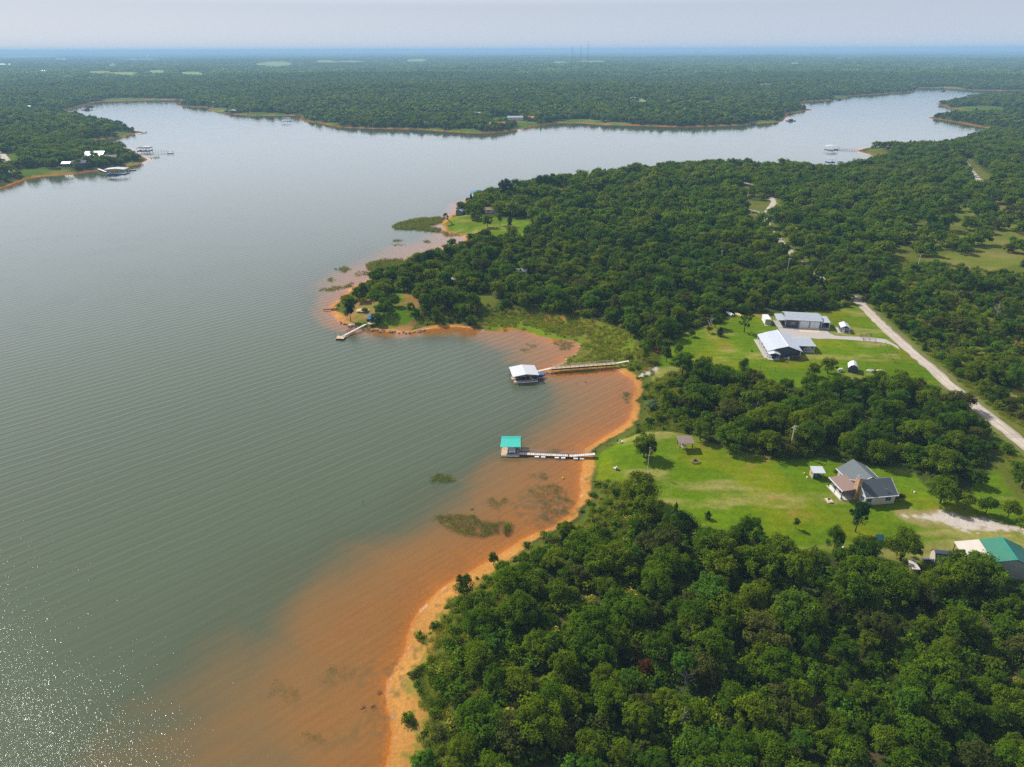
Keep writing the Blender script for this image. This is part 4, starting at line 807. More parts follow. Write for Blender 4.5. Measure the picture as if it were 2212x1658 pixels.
# reed beds standing in the water
REEDS = [([(845,490),(870,480),(905,472),(950,470),(960,480),(935,486),(915,490),(960,497),(945,503),(900,498),(860,497)],1.5,1),([(790,572),(820,562),(870,560),(880,568),(850,580),(820,590),(795,585)],1.4,1),([(725,582),(745,576),(758,582),(745,590)],1.1,.8),
 ([(700,604),(715,600),(728,605),(712,609)],1.0,.7),([(684,628),(710,622),(760,614),(765,620),(715,630)],1.0,.7),([(760,590),(790,585),(800,592),(770,598)],1.0,.5),([(845,520),(860,517),(868,521),(850,524)],.9,.7),([(915,521),(926,519),(930,524),(918,525)],.9,.7),([(848,528),(875,526),(876,531),(850,532)],.8,.4),
 ([(945,500),(985,505),(1005,511),(970,512)],.9,.5),([(880,556),(905,548),(915,556),(885,566)],.8,.35),
 ([(928,1030),(950,1022),(980,1026),(983,1040),(935,1048)],.7,.6),([(942,1120),(985,1112),(1040,1120),(1085,1130),(1095,1150),(1080,1158),(1030,1158),(975,1148)],.6,.75),([(1082,1135),(1105,1130),(1112,1150),(1090,1160)],1.4,.8),
 ([(1195,740),(1215,735),(1240,740),(1235,755),(1210,758)],.6,.8),([(1225,772),(1250,760),(1275,765),(1280,785),(1240,788),(1220,785)],.5,.4),([(1130,745),(1148,740),(1165,748),(1150,756)],.5,.5),([(1120,755),(1130,752),(1145,758),(1130,762)],.5,.5),([(1184,806),(1215,802),(1290,797),(1290,803),(1215,808)],.5,.7),
 ([(1340,842),(1362,852),(1358,878),(1346,862)],.4,.6),([(1180,974),(1213,971),(1213,979),(1182,980)],.5,.6),([(1050,1080),(1090,1072),(1105,1085),(1060,1100)],.5,.35),([(1130,1050),(1200,1045),(1245,1085),(1240,1120),(1180,1120)],.5,.25),([(1146,1020),(1183,1024),(1180,1036),(1142,1030)],.5,.4),([(550,1475),(600,1462),(655,1490),(640,1515),(580,1508)],.35,.22),([(690,1452),(720,1440),(795,1442),(790,1462),(730,1478),(690,1485)],.35,.22),([(640,1588),(720,1578),(755,1590),(715,1606),(650,1608)],.35,.15),
 ([(215,380),(260,370),(150,384),(95,392)],.8,.5),([(310,287),(318,285),(318,289),(300,291)],.9,.9),([(320,341),(345,338),(347,343),(330,345)],.8,.9)]
P_ = []; S_ = []
for poly, hgt, den in REEDS:
    w = np.array(PP(poly, 0)); x0, y0 = w.min(0); x1, y1 = w.max(0); rr0 = math.hypot((x0+x1)/2, (y0+y1)/2); stp = .55 if rr0 < 260 else (.9 if rr0 < 600 else 2.0)
    gx, gy = np.meshgrid(np.arange(x0-3, x1+3, stp), np.arange(y0-3, y1+3, stp)); gx = gx.ravel()+RNG.uniform(-.5, .5, gx.size)*stp; gy = gy.ravel()+RNG.uniform(-.5, .5, gy.size)*stp
    s = sdist(w, gx, gy)+fbm(gx, gy, 4, 91)*min(2.5, .18*math.sqrt(max(1, (x1-x0)*(y1-y0))))
    k = RNG.random(len(gx)) < smooth(-.6, 1.4, s)*den; P_.append(np.stack([gx[k], gy[k], np.full(k.sum(), -.15)], 1)); S_.append(np.full(k.sum(), hgt)*RNG.uniform(.7, 1.2, k.sum()))
P_ = np.concatenate(P_); S_ = np.concatenate(S_)
rd = [blade_mesh('reed_clump', 26, .5, 1.0, .03, 'reed'), blade_mesh('reed_clump', 26, .5, 1.0, .03, 'reed'), blade_mesh('reed_clump', 22, .5, .9, .03, 'weed')]
scatter('reeds', P_, np.stack([np.full(len(S_), 1.3), np.full(len(S_), 1.3), S_], 1), RNG.random(len(P_))*6.28, kinds(len(P_), [3, 3, 2]), hidden_collection('reed_kinds', rd), 'reeds and water weed standing in the shallows off the near shore')
# ------------------------------------------------------------ roads and pads
def strip(name, line, width, m, lift=.05, seg=3, wob=1.1):
    pts = [Vector((*p, 0)) for p in line]; out = []
    for a, b in zip(pts[:-1], pts[1:]):
        n = max(1, int((b-a).length/seg)); out += [a.lerp(b, i/n) for i in range(n)]
    out.append(pts[-1])
    for _ in range(6): out = [out[0]]+[(out[i-1]+out[i]*2+out[i+1])/4 for i in range(1, len(out)-1)]+[out[-1]]
    NW = 6; P2 = []
    for i, p in enumerate(out):
        t = (out[min(i+1, len(out)-1)]-out[max(i-1, 0)]).normalized(); nrm = Vector((-t.y, t.x, 0))
        for j in range(NW+1):
            u = (j/NW-.5)*(width+(random.uniform(-wob, wob) if j in (0, NW) else 0)); P2.append((p.x+nrm.x*u, p.y+nrm.y*u))
    P2 = np.array(P2); z = terrain(P2[:, 0], P2[:, 1]); b = MB()
    b.v = [(float(x), float(y), float(q)+lift+(0 if (i % (NW+1)) not in (0, NW) else -.12)) for i, ((x, y), q) in enumerate(zip(P2, z))]
    n = NW+1; b.f = [(i*n+j, i*n+j+1, (i+1)*n+j+1, (i+1)*n+j)[::-1] for i in range(len(out)-1) for j in range(NW)]
    o = b.build(name, m); c = o.data.color_attributes.new('wear', 'FLOAT_COLOR', 'POINT'); wv = [.45, .85, 1.25, .8, 1.25, .85, .45]; c.data.foreach_set('color', np.array([[wv[i % n]]*3+[1] for i in range(len(b.v))], np.float32).ravel())
    return structure(o)
strip('road', ROAD, 5.0, 'road', .09)
strip('side_road', [ZL(0, 0)]+PP([(1600, 452), (1625, 458), (1654, 463)], 4), 3.5, 'road', .12) if False else strip('side_road', PP([(1596, 452), (1625, 457), (1655, 465)], 5), 4, 'road', .12)
strip('far_road', PP([(2076, 335), (2087, 353), (2101, 373), (2119, 394), (2140, 412)], 6), 6, 'road', .25)
strip('lakeside_road', PP([(-25, 318), (3, 335), (12, 346), (22, 358), (22, 372)], 5), 8, 'road', .4)
strip('side_road', PP([(1256, 433), (1290, 432), (1320, 433)], 5), 3.5, 'road', .15)
def pad(name, pts, m, z0=3.7, z1=4.05):
    return structure(MB().flat(pts[::-1] if area(pts) < 0 else pts, z0, z1).build(name, m))
def area(p): return sum(p[i][0]*p[(i+1) % len(p)][1]-p[(i+1) % len(p)][0]*p[i][1] for i in range(len(p)))
pad('gravel_yard', [ZB(*q) for q in [(870,480),(950,493),(1130,508),(1310,520),(1385,528),(1420,560),(1470,580),(1560,588),(1700,591),(1800,596),(1900,606),(1990,618),(2120,690),(2140,725),(2050,672),(1950,652),(1850,642),(1700,630),(1560,620),(1400,613),(1280,614),(1200,604),(1010,602),(960,560),(895,530)]], 'gravel', 3.7, 4.06)
pad('concrete_apron', [ZB(*q) for q in [(1090,496),(1312,510),(1312,553),(1108,545)]], 'concrete_tan', 3.8, 4.09)
# ------------------------------------------------------------ generic building pieces (local frame, z = 0 on the ground)
def window(b, parent, x, y, z, w, h, side='y', fr='white'):
    """a framed window on a wall facing -y (side y) or -x (side x); the glass is a sub-part"""
    f = MB(); g = MB()
    if side == 'y':
        f.box(x, x+w, y-.05, y+.02, z, z+h); g.box(x+.08, x+w/2-.03, y-.07, y-.04, z+.08, z+h-.08); g.box(x+w/2+.03, x+w-.08, y-.07, y-.04, z+.08, z+h-.08)
    else:
        f.box(x-.05, x+.02, y, y+w, z, z+h); g.box(x-.07, x-.04, y+.08, y+w/2-.03, z+.08, z+h-.08); g.box(x-.07, x-.04, y+w/2+.03, y+w-.08, z+.08, z+h-.08)
    o = f.build('window', fr, parent); g.build('pane', 'glass', o); return o
def gable_roof(xl, xr, xm, y0, y1, zl, zr, zm, t=.16):
    return MB().slab([(xl, y0, zl), (xm, y0, zm), (xm, y1, zm), (xl, y1, zl)], t), MB().slab([(xm+.01, y0, zm), (xr, y0, zr), (xr, y1, zr), (xm+.01, y1, zm)], t)
def join(*bs):
    r_ = MB()
    for b in bs: r_.add(b.v, b.f)
    return r_
# metal house on the north lawn
x0, y0 = 104.7, 238.4
h1 = empty('metal_house', x0, y0, 4.0, -5.5, 'slate blue metal house with a long pale sheet roof on the north lawn', 'house')
MB().prism([(-4.5, 0), (5.0, 0), (5.0, 2.72), (0, 4.55), (-4.5, 3.2)], .3, 16.4).build('wall', 'slate_siding', h1)
a, b = gable_roof(-7.4, 5.6, 0, -.1, 16.8, 2.55, 2.85, 4.85)
ra = MB().slab([(-3.9, -.1, 3.85), (0, -.1, 4.85), (0, 16.8, 4.85), (-3.9, 16.8, 3.85)], .15).add(*(lambda s: (s.v, s.f))(MB().slab([(-7.4, -.1, 2.6), (-3.91, -.1, 3.83), (-3.91, 16.8, 3.83), (-7.4, 16.8, 2.6)], .15)))
join(ra, b).build('roof', 'roof_white_y', h1)
tr = MB()
tr.tube((-7.4, -.16, 2.5), (-3.9, -.16, 3.75), .1, n=4); tr.tube((-3.9, -.16, 3.75), (0, -.16, 4.8), .1, n=4); tr.tube((0, -.16, 4.8), (5.6, -.16, 2.8), .1, n=4); tr.box(-.14, .14, -.2, 16.9, 4.86, 4.93); tr.box(4.9, 5.1, .2, .4, 0, 2.7)
tr.build('trim', 'trim', h1)
MB().box(-8.3, -4.52, -1.0, 17.5, -.15, .1).build('porch_slab', 'concrete', h1)
for i in range(6): MB().box(-7.2, -7.02, .2+i*3.25, .38+i*3.25, .1, 2.5).build('post', 'trim', h1)
for i in range(4): MB().box(-6.2, -5.2, 1.8+i*3.6, 3.0+i*3.6, .1, .75).build('porch_bench', 'wood', h1)
for i in range(3): window(h1, h1, -4.52, 2.0+i*4.6, 1.0, 1.4, 1.2, 'x')
MB().box(1.2, 4.4, -2.1, -1.95, 0, 1.9).box(4.25, 4.4, -1.95, .3, 0, 1.9).box(1.2, 1.35, -1.95, -.4, 0, 1.9).build('screen_fence', 'wood_dark', h1)
MB().box(.2, 1.0, -1.4, -.8, 0, .85).build('cooling_unit', 'white', h1)
MB().box(-.9, 1.1, -.9, .28, 0, .08).build('back_step', 'concrete', h1)
x0, y0 = ZB(785, 830)
h2 = empty('grill_porch', x0, y0, 4.0, -5.5, 'small open porch with a bright metal roof at the near corner of the metal house', 'porch')
a, b = gable_roof(-.4, 3.9, 1.75, -.3, 3.3, 2.35, 2.35, 2.95); join(a, b).build('roof', 'roof_bright', h2)
for px_, py_ in ((0, 0), (3.45, 0), (0, 3.1), (3.45, 3.1)): MB().box(px_-.09, px_+.09, py_-.09, py_+.09, 0, 2.32).build('post', 'wood_pale', h2)
MB().box(-.3, 3.8, -.2, 3.2, -.1, .08).build('slab', 'concrete', h2)
gr_ = empty('barbecue_grill', *ZB(815, 822), 4.08, 0, 'dark covered grill under the small porch of the metal house', 'grill'); MB().box(0, 1.3, 0, .7, .5, 1.05).dome((.65, .35, 1.05), .6, .35, .3, 8, 3).build('lid', 'navy', gr_); MB().box(.1, 1.2, .1, .6, 0, .5).build('stand', 'dark', gr_)
# carport
x0, y0 = 108.0, 244.4
h3 = empty('carport', x0, y0, 4.0, -3.5, 'open carport with a ribbed pale roof on the right side of the metal house', 'carport')
MB().slab([(-.3, -.5, 2.75), (9.6, -.5, 2.7), (9.6, 6.3, 3.3), (-3.3, 6.3, 3.3)], .13).build('roof', 'roof_white', h3)
MB().slab([(-3.3, 6.32, 3.29), (9.6, 6.32, 3.29), (9.6, 8.0, 2.95), (-2.3, 8.0, 2.95)], .13).build('roof', 'roof_white', h3)
MB().box(-.3, 9.7, -.62, -.5, 2.5, 2.78).box(9.6, 9.7, -.5, 6.3, 2.6, 2.75).build('trim', 'trim', h3)
for px_, py_ in ((9.2, -.2), (9.2, 7.5), (4.6, 7.5)): MB().box(px_-.1, px_+.1, py_-.1, py_+.1, 0, 2.6).build('post', 'trim', h3)
MB().box(2.1, 9.6, -.6, 7.8, -.15, .1).build('slab', 'concrete', h3)
def car(x, y, z, rz, body, label, L_=4.8, suv=True):
    e = empty('parked_car', x, y, z, rz, label, 'car')
    MB().prismx([(-L_/2, .35), (L_/2, .35), (L_/2, .95), (L_/2-.3, 1.05), (L_/2-.4, 1.05), (-L_/2+1.2, 1.1), (-L_/2+.1, .95), (-L_/2, .8)], -.92, .92).build('body', body, e)
    MB().prismx([(-L_/2+1.15, 1.09), (L_/2-.35, 1.09), (L_/2-.6, 1.62), (-L_/2+1.9, 1.65)], -.78, .78).build('cabin', 'glass', e)
    MB().box(-.74, .74, -L_/2+1.85, L_/2-.65, 1.62, 1.72).build('roof', body, e)
    for sx in (-1, 1):
        for yy in (-L_/2+.95, L_/2-1.0):
            w_ = MB().tube((sx*.70, yy, .36), (sx*.95, yy, .36), .36, n=14).build('wheel', 'tyre', e); MB().tube((sx*.951, yy, .36), (sx*.97, yy, .36), .2, n=10).build('rim', 'steel', w_)
        MB().box(sx*.62-.2, sx*.62+.2, -L_/2-.03, -L_/2+.02, .62, .8).build('headlight', 'white', e)
    return e
cx_, cy_ = ZB(1172, 742); car(cx_, cy_+2.6, 4.1, -4, 'car_silver', 'pale silver car parked nose out under the carport roof')
cx_, cy_ = ZB(1112, 735); car(cx_, cy_+3.2, 4.1, -4, 'dark', 'dark car parked left of the silver one in the carport')
# workshop
x0, y0 = 115.9, 270.6
h4 = empty('workshop', x0, y0, 4.0, -10, 'long charcoal workshop with two white overhead doors on the north lawn', 'workshop')
MB().prismx([(0, 0), (9.5, 0), (9.5, 3.4), (4.8, 4.45), (0, 3.45)], 0, 14.2).build('wall', 'plum_siding', h4)
MB().slab([(-.25, -.35, 3.52), (14.45, -.35, 3.52), (14.45, 4.8, 4.65), (-.25, 4.8, 4.65)], .14).slab([(-.25, 4.81, 4.64), (14.45, 4.81, 4.64), (14.45, 9.8, 3.5), (-.25, 9.8, 3.5)], .14).build('roof', 'roof_white', h4)
MB().box(-.2, 14.4, -.45, -.35, 3.35, 3.55).box(-.35, -.25, -.4, 4.8, 3.5, 3.6).box(14.2, 14.35, -.12, .02, 0, 3.4).box(-.14, 0, -.12, .02, 0, 3.4).box(5.35, 5.5, -.1, -.01, 0, 3.3).box(9.6, 9.75, -.1, -.01, 0, 3.3).build('trim', 'trim', h4)
for dx in (5.75, 9.95): MB().box(dx, dx+3.6, -.08, .0, .05, 3.05).build('overhead_door', 'white_door', h4)
window(h4, h4, 2.0, 0, 1.3, 1.7, .95)
for nm, xa, xb in (('left', -3.7, -.3), ('right', 14.5, 17.7)):
    MB().slab([(xa, -.3, 2.95), (xb, -.3, 3.15), (xb, 7.6, 3.2), (xa, 7.6, 3.0)], .12).build('side_roof', 'roof_white', h4)
    xe = xa+.15 if nm == 'left' else xb-.15
    for yy in (0, 3.6, 7.2): MB().box(xe-.09, xe+.09, yy-.09, yy+.09, 0, 2.85).build('post', 'trim', h4)
    MB().box(xa+.1 if nm == 'left' else xa-.2, xb if nm == 'left' else xb-.1, -.4, 7.5, -.15, .09).build('slab', 'concrete', h4)
MB().box(17.45, 17.55, 1.5, 7.2, 0, 2.8).build('side_wall', 'plum_siding', h4)
e = empty('riding_mower', *ZB(905, 436), 4.1, -10, 'small yellow riding mower under the left side roof of the workshop', 'mower')
MB().box(-.5, .5, -.8, .8, .3, .6).box(-.35, .35, -.8, -.1, .6, .85).build('body', 'yellow', e); MB().box(-.25, .25, .1, .5, .6, 1.0).build('seat', 'dark', e)
for sx in (-.5, .5):
    for yy in (-.55, .5): MB().tube((sx-.08, yy, .25), (sx+.08, yy, .25), .25, n=10).build('wheel', 'tyre', e)
# storage container
e = empty('storage_container', *ZB(740, 468), 4.0, -6, 'white shipping container with a grey door end left of the workshop', 'container')
MB().box(0, 2.4, 0, 6.1, .15, 2.55).build('body', 'white', e); MB().box(.1, 1.17, -.07, .0, .25, 2.45).build('door', 'steel', e); MB().box(1.23, 2.3, -.07, .0, .25, 2.45).build('door', 'steel', e)
MB().box(-.2, 2.6, -1.1, 0, -.1, .1).build('step', 'concrete_tan', e)
# garden shed beside the gate
e = empty('garden_shed', *ZB(1525, 545), 4.0, -14, 'small grey shed with a white door and window beside the gravel drive', 'shed')
MB().prism([(0, 0), (3.25, 0), (3.25, 2.2), (1.62, 3.0), (0, 2.2)], 0, 5.2).build('wall', 'slate_siding', e)
a, b = gable_roof(-.25, 3.5, 1.62, -.25, 5.4, 2.12, 2.12, 3.12, .1); join(a, b).build('roof', 'roof_bright', e)
MB().box(-.04, .1, -.05, .0, 0, 2.2).box(3.15, 3.29, -.05, .0, 0, 2.2).build('trim', 'trim', e)
dr_ = MB().box(.5, 1.45, -.06, .0, .1, 2.05).build('door', 'white', e); MB().box(.68, 1.27, -.09, -.06, 1.2, 1.8).build('pane', 'glass', dr_)
window(e, e, 1.85, 0, 1.05, 1.1, .8)
MB().box(-1.0, 3.9, -1.0, 5.4, -.1, .08).build('slab', 'concrete', e)
# barn-shaped shed
e = empty('barn_shed', *ZB(1600, 958), 4.0, -22, 'small dark shed with a bent bright metal roof half hidden by the trees', 'shed')
MB().prism([(0, 0), (3.2, 0), (3.2, 1.8), (2.5, 2.7), (1.6, 3.1), (.7, 2.7), (0, 1.8)], 0, 4.2).build('wall', 'slate_siding', e)
MB().slab([(-.15, -.2, 1.75), (.65, -.2, 2.78), (.65, 4.4, 2.78), (-.15, 4.4, 1.75)], .07).slab([(.66, -.2, 2.79), (1.6, -.2, 3.2), (1.6, 4.4, 3.2), (.66, 4.4, 2.79)], .07).slab([(1.61, -.2, 3.2), (2.54, -.2, 2.79), (2.54, 4.4, 2.79), (1.61, 4.4, 3.2)], .07).slab([(2.55, -.2, 2.78), (3.35, -.2, 1.75), (3.35, 4.4, 1.75), (2.55, 4.4, 2.78)], .07).build('roof', 'roof_bright', e)
e = empty('propane_tank', *ZB(1520, 952), 4.0, 10, 'white propane tank beside the barn-shaped shed', 'tank'); MB().tube((-.7, 0, .85), (.7, 0, .85), .5, n=14).dome((.7, 0, .85), .35, .5, .5, 12, 6, True).dome((-.7, 0, .85), .35, .5, .5, 12, 6, True).build('tank_body', 'white', e)
for sx in (-.6, .6): MB().box(sx-.1, sx+.1, -.4, .4, 0, .5).build('foot', 'concrete', e)
tag(MB().dome((0, 0, 0), 1.6, 1.1, .5, 14, 4, jit=.08).build('gravel_heap', 'gravel'), 'low heap of grey gravel right of the barn-shaped shed', 'heap').location = (*ZB(1840, 945), 4.0)
tag(MB().dome((0, 0, 0), 1.4, .9, .5, 14, 4, jit=.1).build('sand_heap', 'sand_pile'), 'low heap of tan sand at the near edge of the north lawn', 'heap').location = (*ZB(1935, 945), 4.0)
# gate panels of dark pipe
for pts, lb in ((((1683, 655), (1845, 645)), 'dark pipe fence panel on the far side of the gravel drive'), (((1683, 655), (1725, 708)), 'open dark pipe gate standing across the gravel drive'), (((1725, 708), (1911, 720)), 'dark pipe fence panel on the near side of the gravel drive')):
    p = Vector((*ZA(*pts[0]), 0)); q = Vector((*ZA(*pts[1]), 0)); Ln = (q-p).length; e = empty('pipe_gate' if 'open' in lb else 'pipe_fence', p.x, p.y, 4.0, math.degrees(math.atan2(q.y-p.y, q.x-p.x)), lb, 'gate' if 'open' in lb else 'fence')
    n = max(2, round(Ln/2.8)+1)
    for i in range(n): MB().box(i*Ln/(n-1)-.06, i*Ln/(n-1)+.06, -.06, .06, -.1, 1.4).build('post', 'pipe', e)
    MB().tube((0, 0, 1.3), (Ln, 0, 1.3), .045, n=5).tube((0, 0, .95), (Ln, 0, .95), .035, n=5).tube((0, 0, .6), (Ln, 0, .6), .035, n=5).build('rail', 'pipe', e)
fp = MB().tube((0, 0, -.2), (0, 0, .75), .09, .08, 6).mesh('fence_post', 'bark')
for zx, zy in [(1888,656),(1942,690),(1988,748),(2042,800),(2068,830),(2095,862),(1995,662),(2008,686),(2115,760),(2008,776),(2160,820)]:
    tag(mko('fence_post', fp), 'short wooden fence post in the grass between the north lawn and the gravel road', 'post', 'fence posts beside the gravel road').location = (*ZB(zx, zy), 4.0)
for zx, zy, tp, lb in ((690, 950, 2.2, 'clothes post with an arm on the near side of the north lawn'), (848, 948, 1.7, 'thin bare post right of the clothes post on the north lawn'), (605, 748, 1.0, 'low dark garden ornament left of the metal house')):
    o = MB().tube((0, 0, -.1), (0, 0, tp), .06, n=5); 
    if 'arm' in lb: o.tube((0, 0, .15), (1.6, -.3, .12), .05, n=5)
    if 'ornament' in lb: o.box(-.3, .5, -.1, .1, .1, .4)
    tag(o.build('garden_post', 'pipe'), lb, 'post').location = (*ZB(zx, zy), 4.0)
tag(MB().dome((0, 0, .25), .3, .25, .3, 8, 5, True).tube((0, 0, .3), (.1, 0, .7), .1, .05, 6).build('garden_ornament', LM['bright']), 'small bright green ornament on the lawn in front of the metal house', 'ornament').location = (*ZB(975, 862), 4.0)
me = bpy.data.objects['garden_ornament'].data; c = me.color_attributes.new('leaf', 'FLOAT_COLOR', 'POINT'); c.data.foreach_set('color', np.ones(len(me.vertices)*4, np.float32))
def boat(x, y, z, rz, hull, label, L_=5.0, W_=2.0, cover=None, kind='motor_boat', cat='boat', group=None):
    e = empty(kind, x, y, z, rz, label, cat, group); b = MB(); st_n = 7; rings = []
    for i in range(st_n):
        u = i/(st_n-1); w = W_/2*(1-max(0, (u-.45)/.55)**2.2) if u < 1 else .03; w = max(w, .03); yy = -L_/2+L_*u; hb_ = .65+.25*u*u
        rings.append([(-w, yy, hb_), (-w*.8, yy, .12+.2*u*u), (0, yy, .0+.25*u*u), (w*.8, yy, .12+.2*u*u), (w, yy, hb_), (w*.8, yy, hb_-.03), (0, yy, hb_-.28 if 0 < i < 5 else hb_-.03), (-w*.8, yy, hb_-.03)])
    vs = [p for r_ in rings for p in r_]; fs = [(i*8+j, i*8+(j+1) % 8, (i+1)*8+(j+1) % 8, (i+1)*8+j) for i in range(st_n-1) for j in range(8)]+[tuple(range(7, -1, -1)), tuple(range((st_n-1)*8, st_n*8))]
    b.add(vs, fs).build('hull', hull, e)
    if cover: MB().prismx([(-L_*.4, .72), (L_*.38, .85), (L_*.1, 1.25), (-L_*.15, 1.2)], -W_*.36, W_*.36).build('cover', cover, e)
    else:
        for yy in (-.8, .4): MB().box(-W_*.3, W_*.3, yy, yy+.4, .45, .8).build('seat', 'white', e)
    MB().box(-.18, .18, -L_/2-.4, -L_/2-.02, .25, 1.05).build('outboard', 'dark', e)
    return e
boat(*at_px(ZB, 370, 360), 20, 'white', 'white boat on its trailer at the wood edge left of the yellow boat', 4.6)
boat(*at_px(ZB, 462, 372), 20, 'yellow', 'yellow and white boat at the wood edge beside the sparse tree', 4.6)
# ------------------------------------------------------------ shingled house on the south lawn
hs = empty('shingled_house', 90.5, 143.9, 4.0, 7, 'beige house with grey shingle roofs and a tall stone chimney on the south lawn', 'house')
MB().prismx([(.4, 0), (8.0, 0), (8.0, 2.75), (4.2, 5.1), (.4, 2.75)], .3, 8.5).build('front_wing_wall', 'beige', hs)
MB().prism([(.32, 0), (8.25, 0), (8.25, 2.75), (4.2, 5.05), (.32, 2.75)], 6.6, 13.4).build('back_wing_wall', 'beige', hs)
MB().slab([(0, 0, 2.75), (8.9, 0, 2.75), (8.9, 4.2, 5.4), (0, 4.2, 5.4)], .16).slab([(0, 4.21, 5.4), (8.9, 4.21, 5.4), (8.9, 8.4, 2.78), (0, 8.4, 2.78)], .16).build('front_roof', 'shingle_dark', hs)
MB().slab([(-.1, 6.35, 2.78), (4.2, 5.0, 5.44), (4.2, 13.8, 5.44), (-.1, 13.8, 2.78)], .14).slab([(4.21, 5.0, 5.44), (8.6, 6.35, 2.78), (8.6, 13.8, 2.78), (4.21, 13.8, 5.44)], .14).build('back_roof', 'shingle', hs)
MB().box(-.05, 8.95, -.12, -.01, 2.55, 2.74).box(-.22, -.11, 6.3, 13.85, 2.58, 2.76).box(8.61, 8.72, 6.3, 13.85, 2.58, 2.76).tube((-.06, 0, 2.66), (-.06, 4.2, 5.3), .09, n=4).tube((-.06, 8.4, 2.66), (-.06, 4.2, 5.3), .09, n=4).tube((8.96, 0, 2.66), (8.96, 4.2, 5.3), .09, n=4).tube((-.15, 6.3, 2.7), (4.2, 4.95, 5.34), .08, n=4).build('trim', 'trim', hs)
window(hs, hs, .55, .4, .9, 1.5, 1.4); window(hs, hs, 5.7, .4, .9, 1.7, 1.4); window(hs, hs, .3, .9, .9, 1.4, 1.4, 'x'); window(hs, hs, .32, 10.6, .9, 1.6, 1.3, 'x')
MB().box(-.75, .28, 3.0, 4.5, 0, 6.6).build('chimney', 'stone', hs); ch = MB().box(-.85, .38, 2.9, 4.6, 6.6, 6.75).tube((-.2, 3.75, 6.75), (-.2, 3.75, 7.15), .22, n=8).build('chimney_cap', 'steel', hs)
MB().slab([(-4.4, 3.4, 2.8), (.3, 3.4, 3.25), (.3, 10.0, 3.25), (-4.4, 10.0, 2.8)], .18).build('porch_roof', 'shingle_brown', hs)
MB().box(-4.52, -4.4, 3.35, 10.05, 2.6, 2.8).build('fascia', 'trim', hs)
for yy in (3.7, 6.7, 9.7): MB().box(-4.3, -4.12, yy-.09, yy+.09, 0, 2.62).build('post', 'wood_dark', hs)
MB().box(-1.2, -1.02, 3.62, 3.8, .1, 3.0).build('post', 'wood_dark', hs)
MB().box(-4.6, .28, 3.2, 10.1, -.1, .1).build('porch_slab', 'concrete', hs)
for ya, yb in ((3.8, 6.6), (6.8, 9.2)): MB().box(-4.26, -4.16, ya, yb, .1, .95).build('railing', 'white', hs)
MB().tube((6.0, 1.3, 3.5), (6.0, 1.3, 4.1), .05, n=5).tube((5.4, 1.3, 4.0), (6.6, 1.4, 4.1), .03, n=4).tube((6.0, .9, 4.1), (6.0, 1.9, 4.1), .03, n=4).build('aerial', 'steel', hs)
def table(x, y, z, rz, label, m='wood', s=1.0):
    e = empty('picnic_table', x, y, z, rz, label, 'table'); MB().box(-.9*s, .9*s, -.4*s, .4*s, .70, .76).build('tabletop', m, e)
    for sy in (-.75, .75): MB().box(-.9*s, .9*s, sy*s-.14, sy*s+.14, .42, .47).build('bench', m, e)
    for sx in (-.6, .6): MB().tube((sx*s, -.6*s, 0), (sx*s, .0, .70), .05, n=4).tube((sx*s, .6*s, 0), (sx*s, .0, .70), .05, n=4).box(sx*s-.04, sx*s+.04, -.8*s, .8*s, .36, .42).build('leg', m, e)
    return e
table(*ZH(430, 1000), 4.1, 90, 'tan table under the brown porch roof of the shingled house', 'wood_y', .9)
def chair(x, y, z, rz, label, m='white', s=1.0, kind='lawn_chair'):
    e = empty(kind, x, y, z, rz, label, 'chair'); e.scale = (s, s, s)
    MB().slab([(-.32, -.35, .42), (.32, -.35, .42), (.32, .28, .32), (-.32, .28, .32)], .05).build('seat', m, e); MB().slab([(-.32, .25, .32), (.32, .25, .32), (.28, .6, 1.1), (-.28, .6, 1.1)], .06).build('backrest', m, e)
    for sx in (-.4, .4):
        MB().box(sx-.08, sx+.08, -.4, .4, .58, .63).build('armrest', m, e)
        for yy in (-.36, .36): MB().box(sx-.04, sx+.04, yy-.04, yy+.04, 0, .58).build('leg', m, e)
    return e
chair(*ZH(300, 925), 4.1, 100, 'blue chair on the porch of the shingled house', 'navy', .9, 'porch_chair')
chair(*at_px(ZE, 352, 445), 150, 'white lawn chair facing the lake left of the broad lawn oak', 'white', 1.15)
chair(*at_px(ZE, 300, 722), -150, 'white lawn chair on the grass below the small dock', 'white', 1.15)
chair(*at_px(ZD, 1832, 345), 120, 'red lawn chair under the slim oaks', 'red', 1.3)
e = empty('grill_slab', *ZH(90, 1175), 4.0, 0, 'tan concrete slab with a small dark grill on the lawn', 'slab')
q = [ZH(*p) for p in [(75,1172),(200,1168),(285,1272),(155,1282)]]; o_ = ZH(90, 1175); MB().flat([(a-o_[0], b-o_[1]) for a, b in q][::-1], 0, .18).build('slab', 'concrete_tan', e); gx, gy = ZH(165, 1250); MB().tube((gx-o_[0], gy-o_[1], .18), (gx-o_[0], gy-o_[1], .8), .06, n=6).box(gx-o_[0]-.3, gx-o_[0]+.3, gy-o_[1]-.2, gy-o_[1]+.2, .8, 1.1).build('grill', 'dark', e)
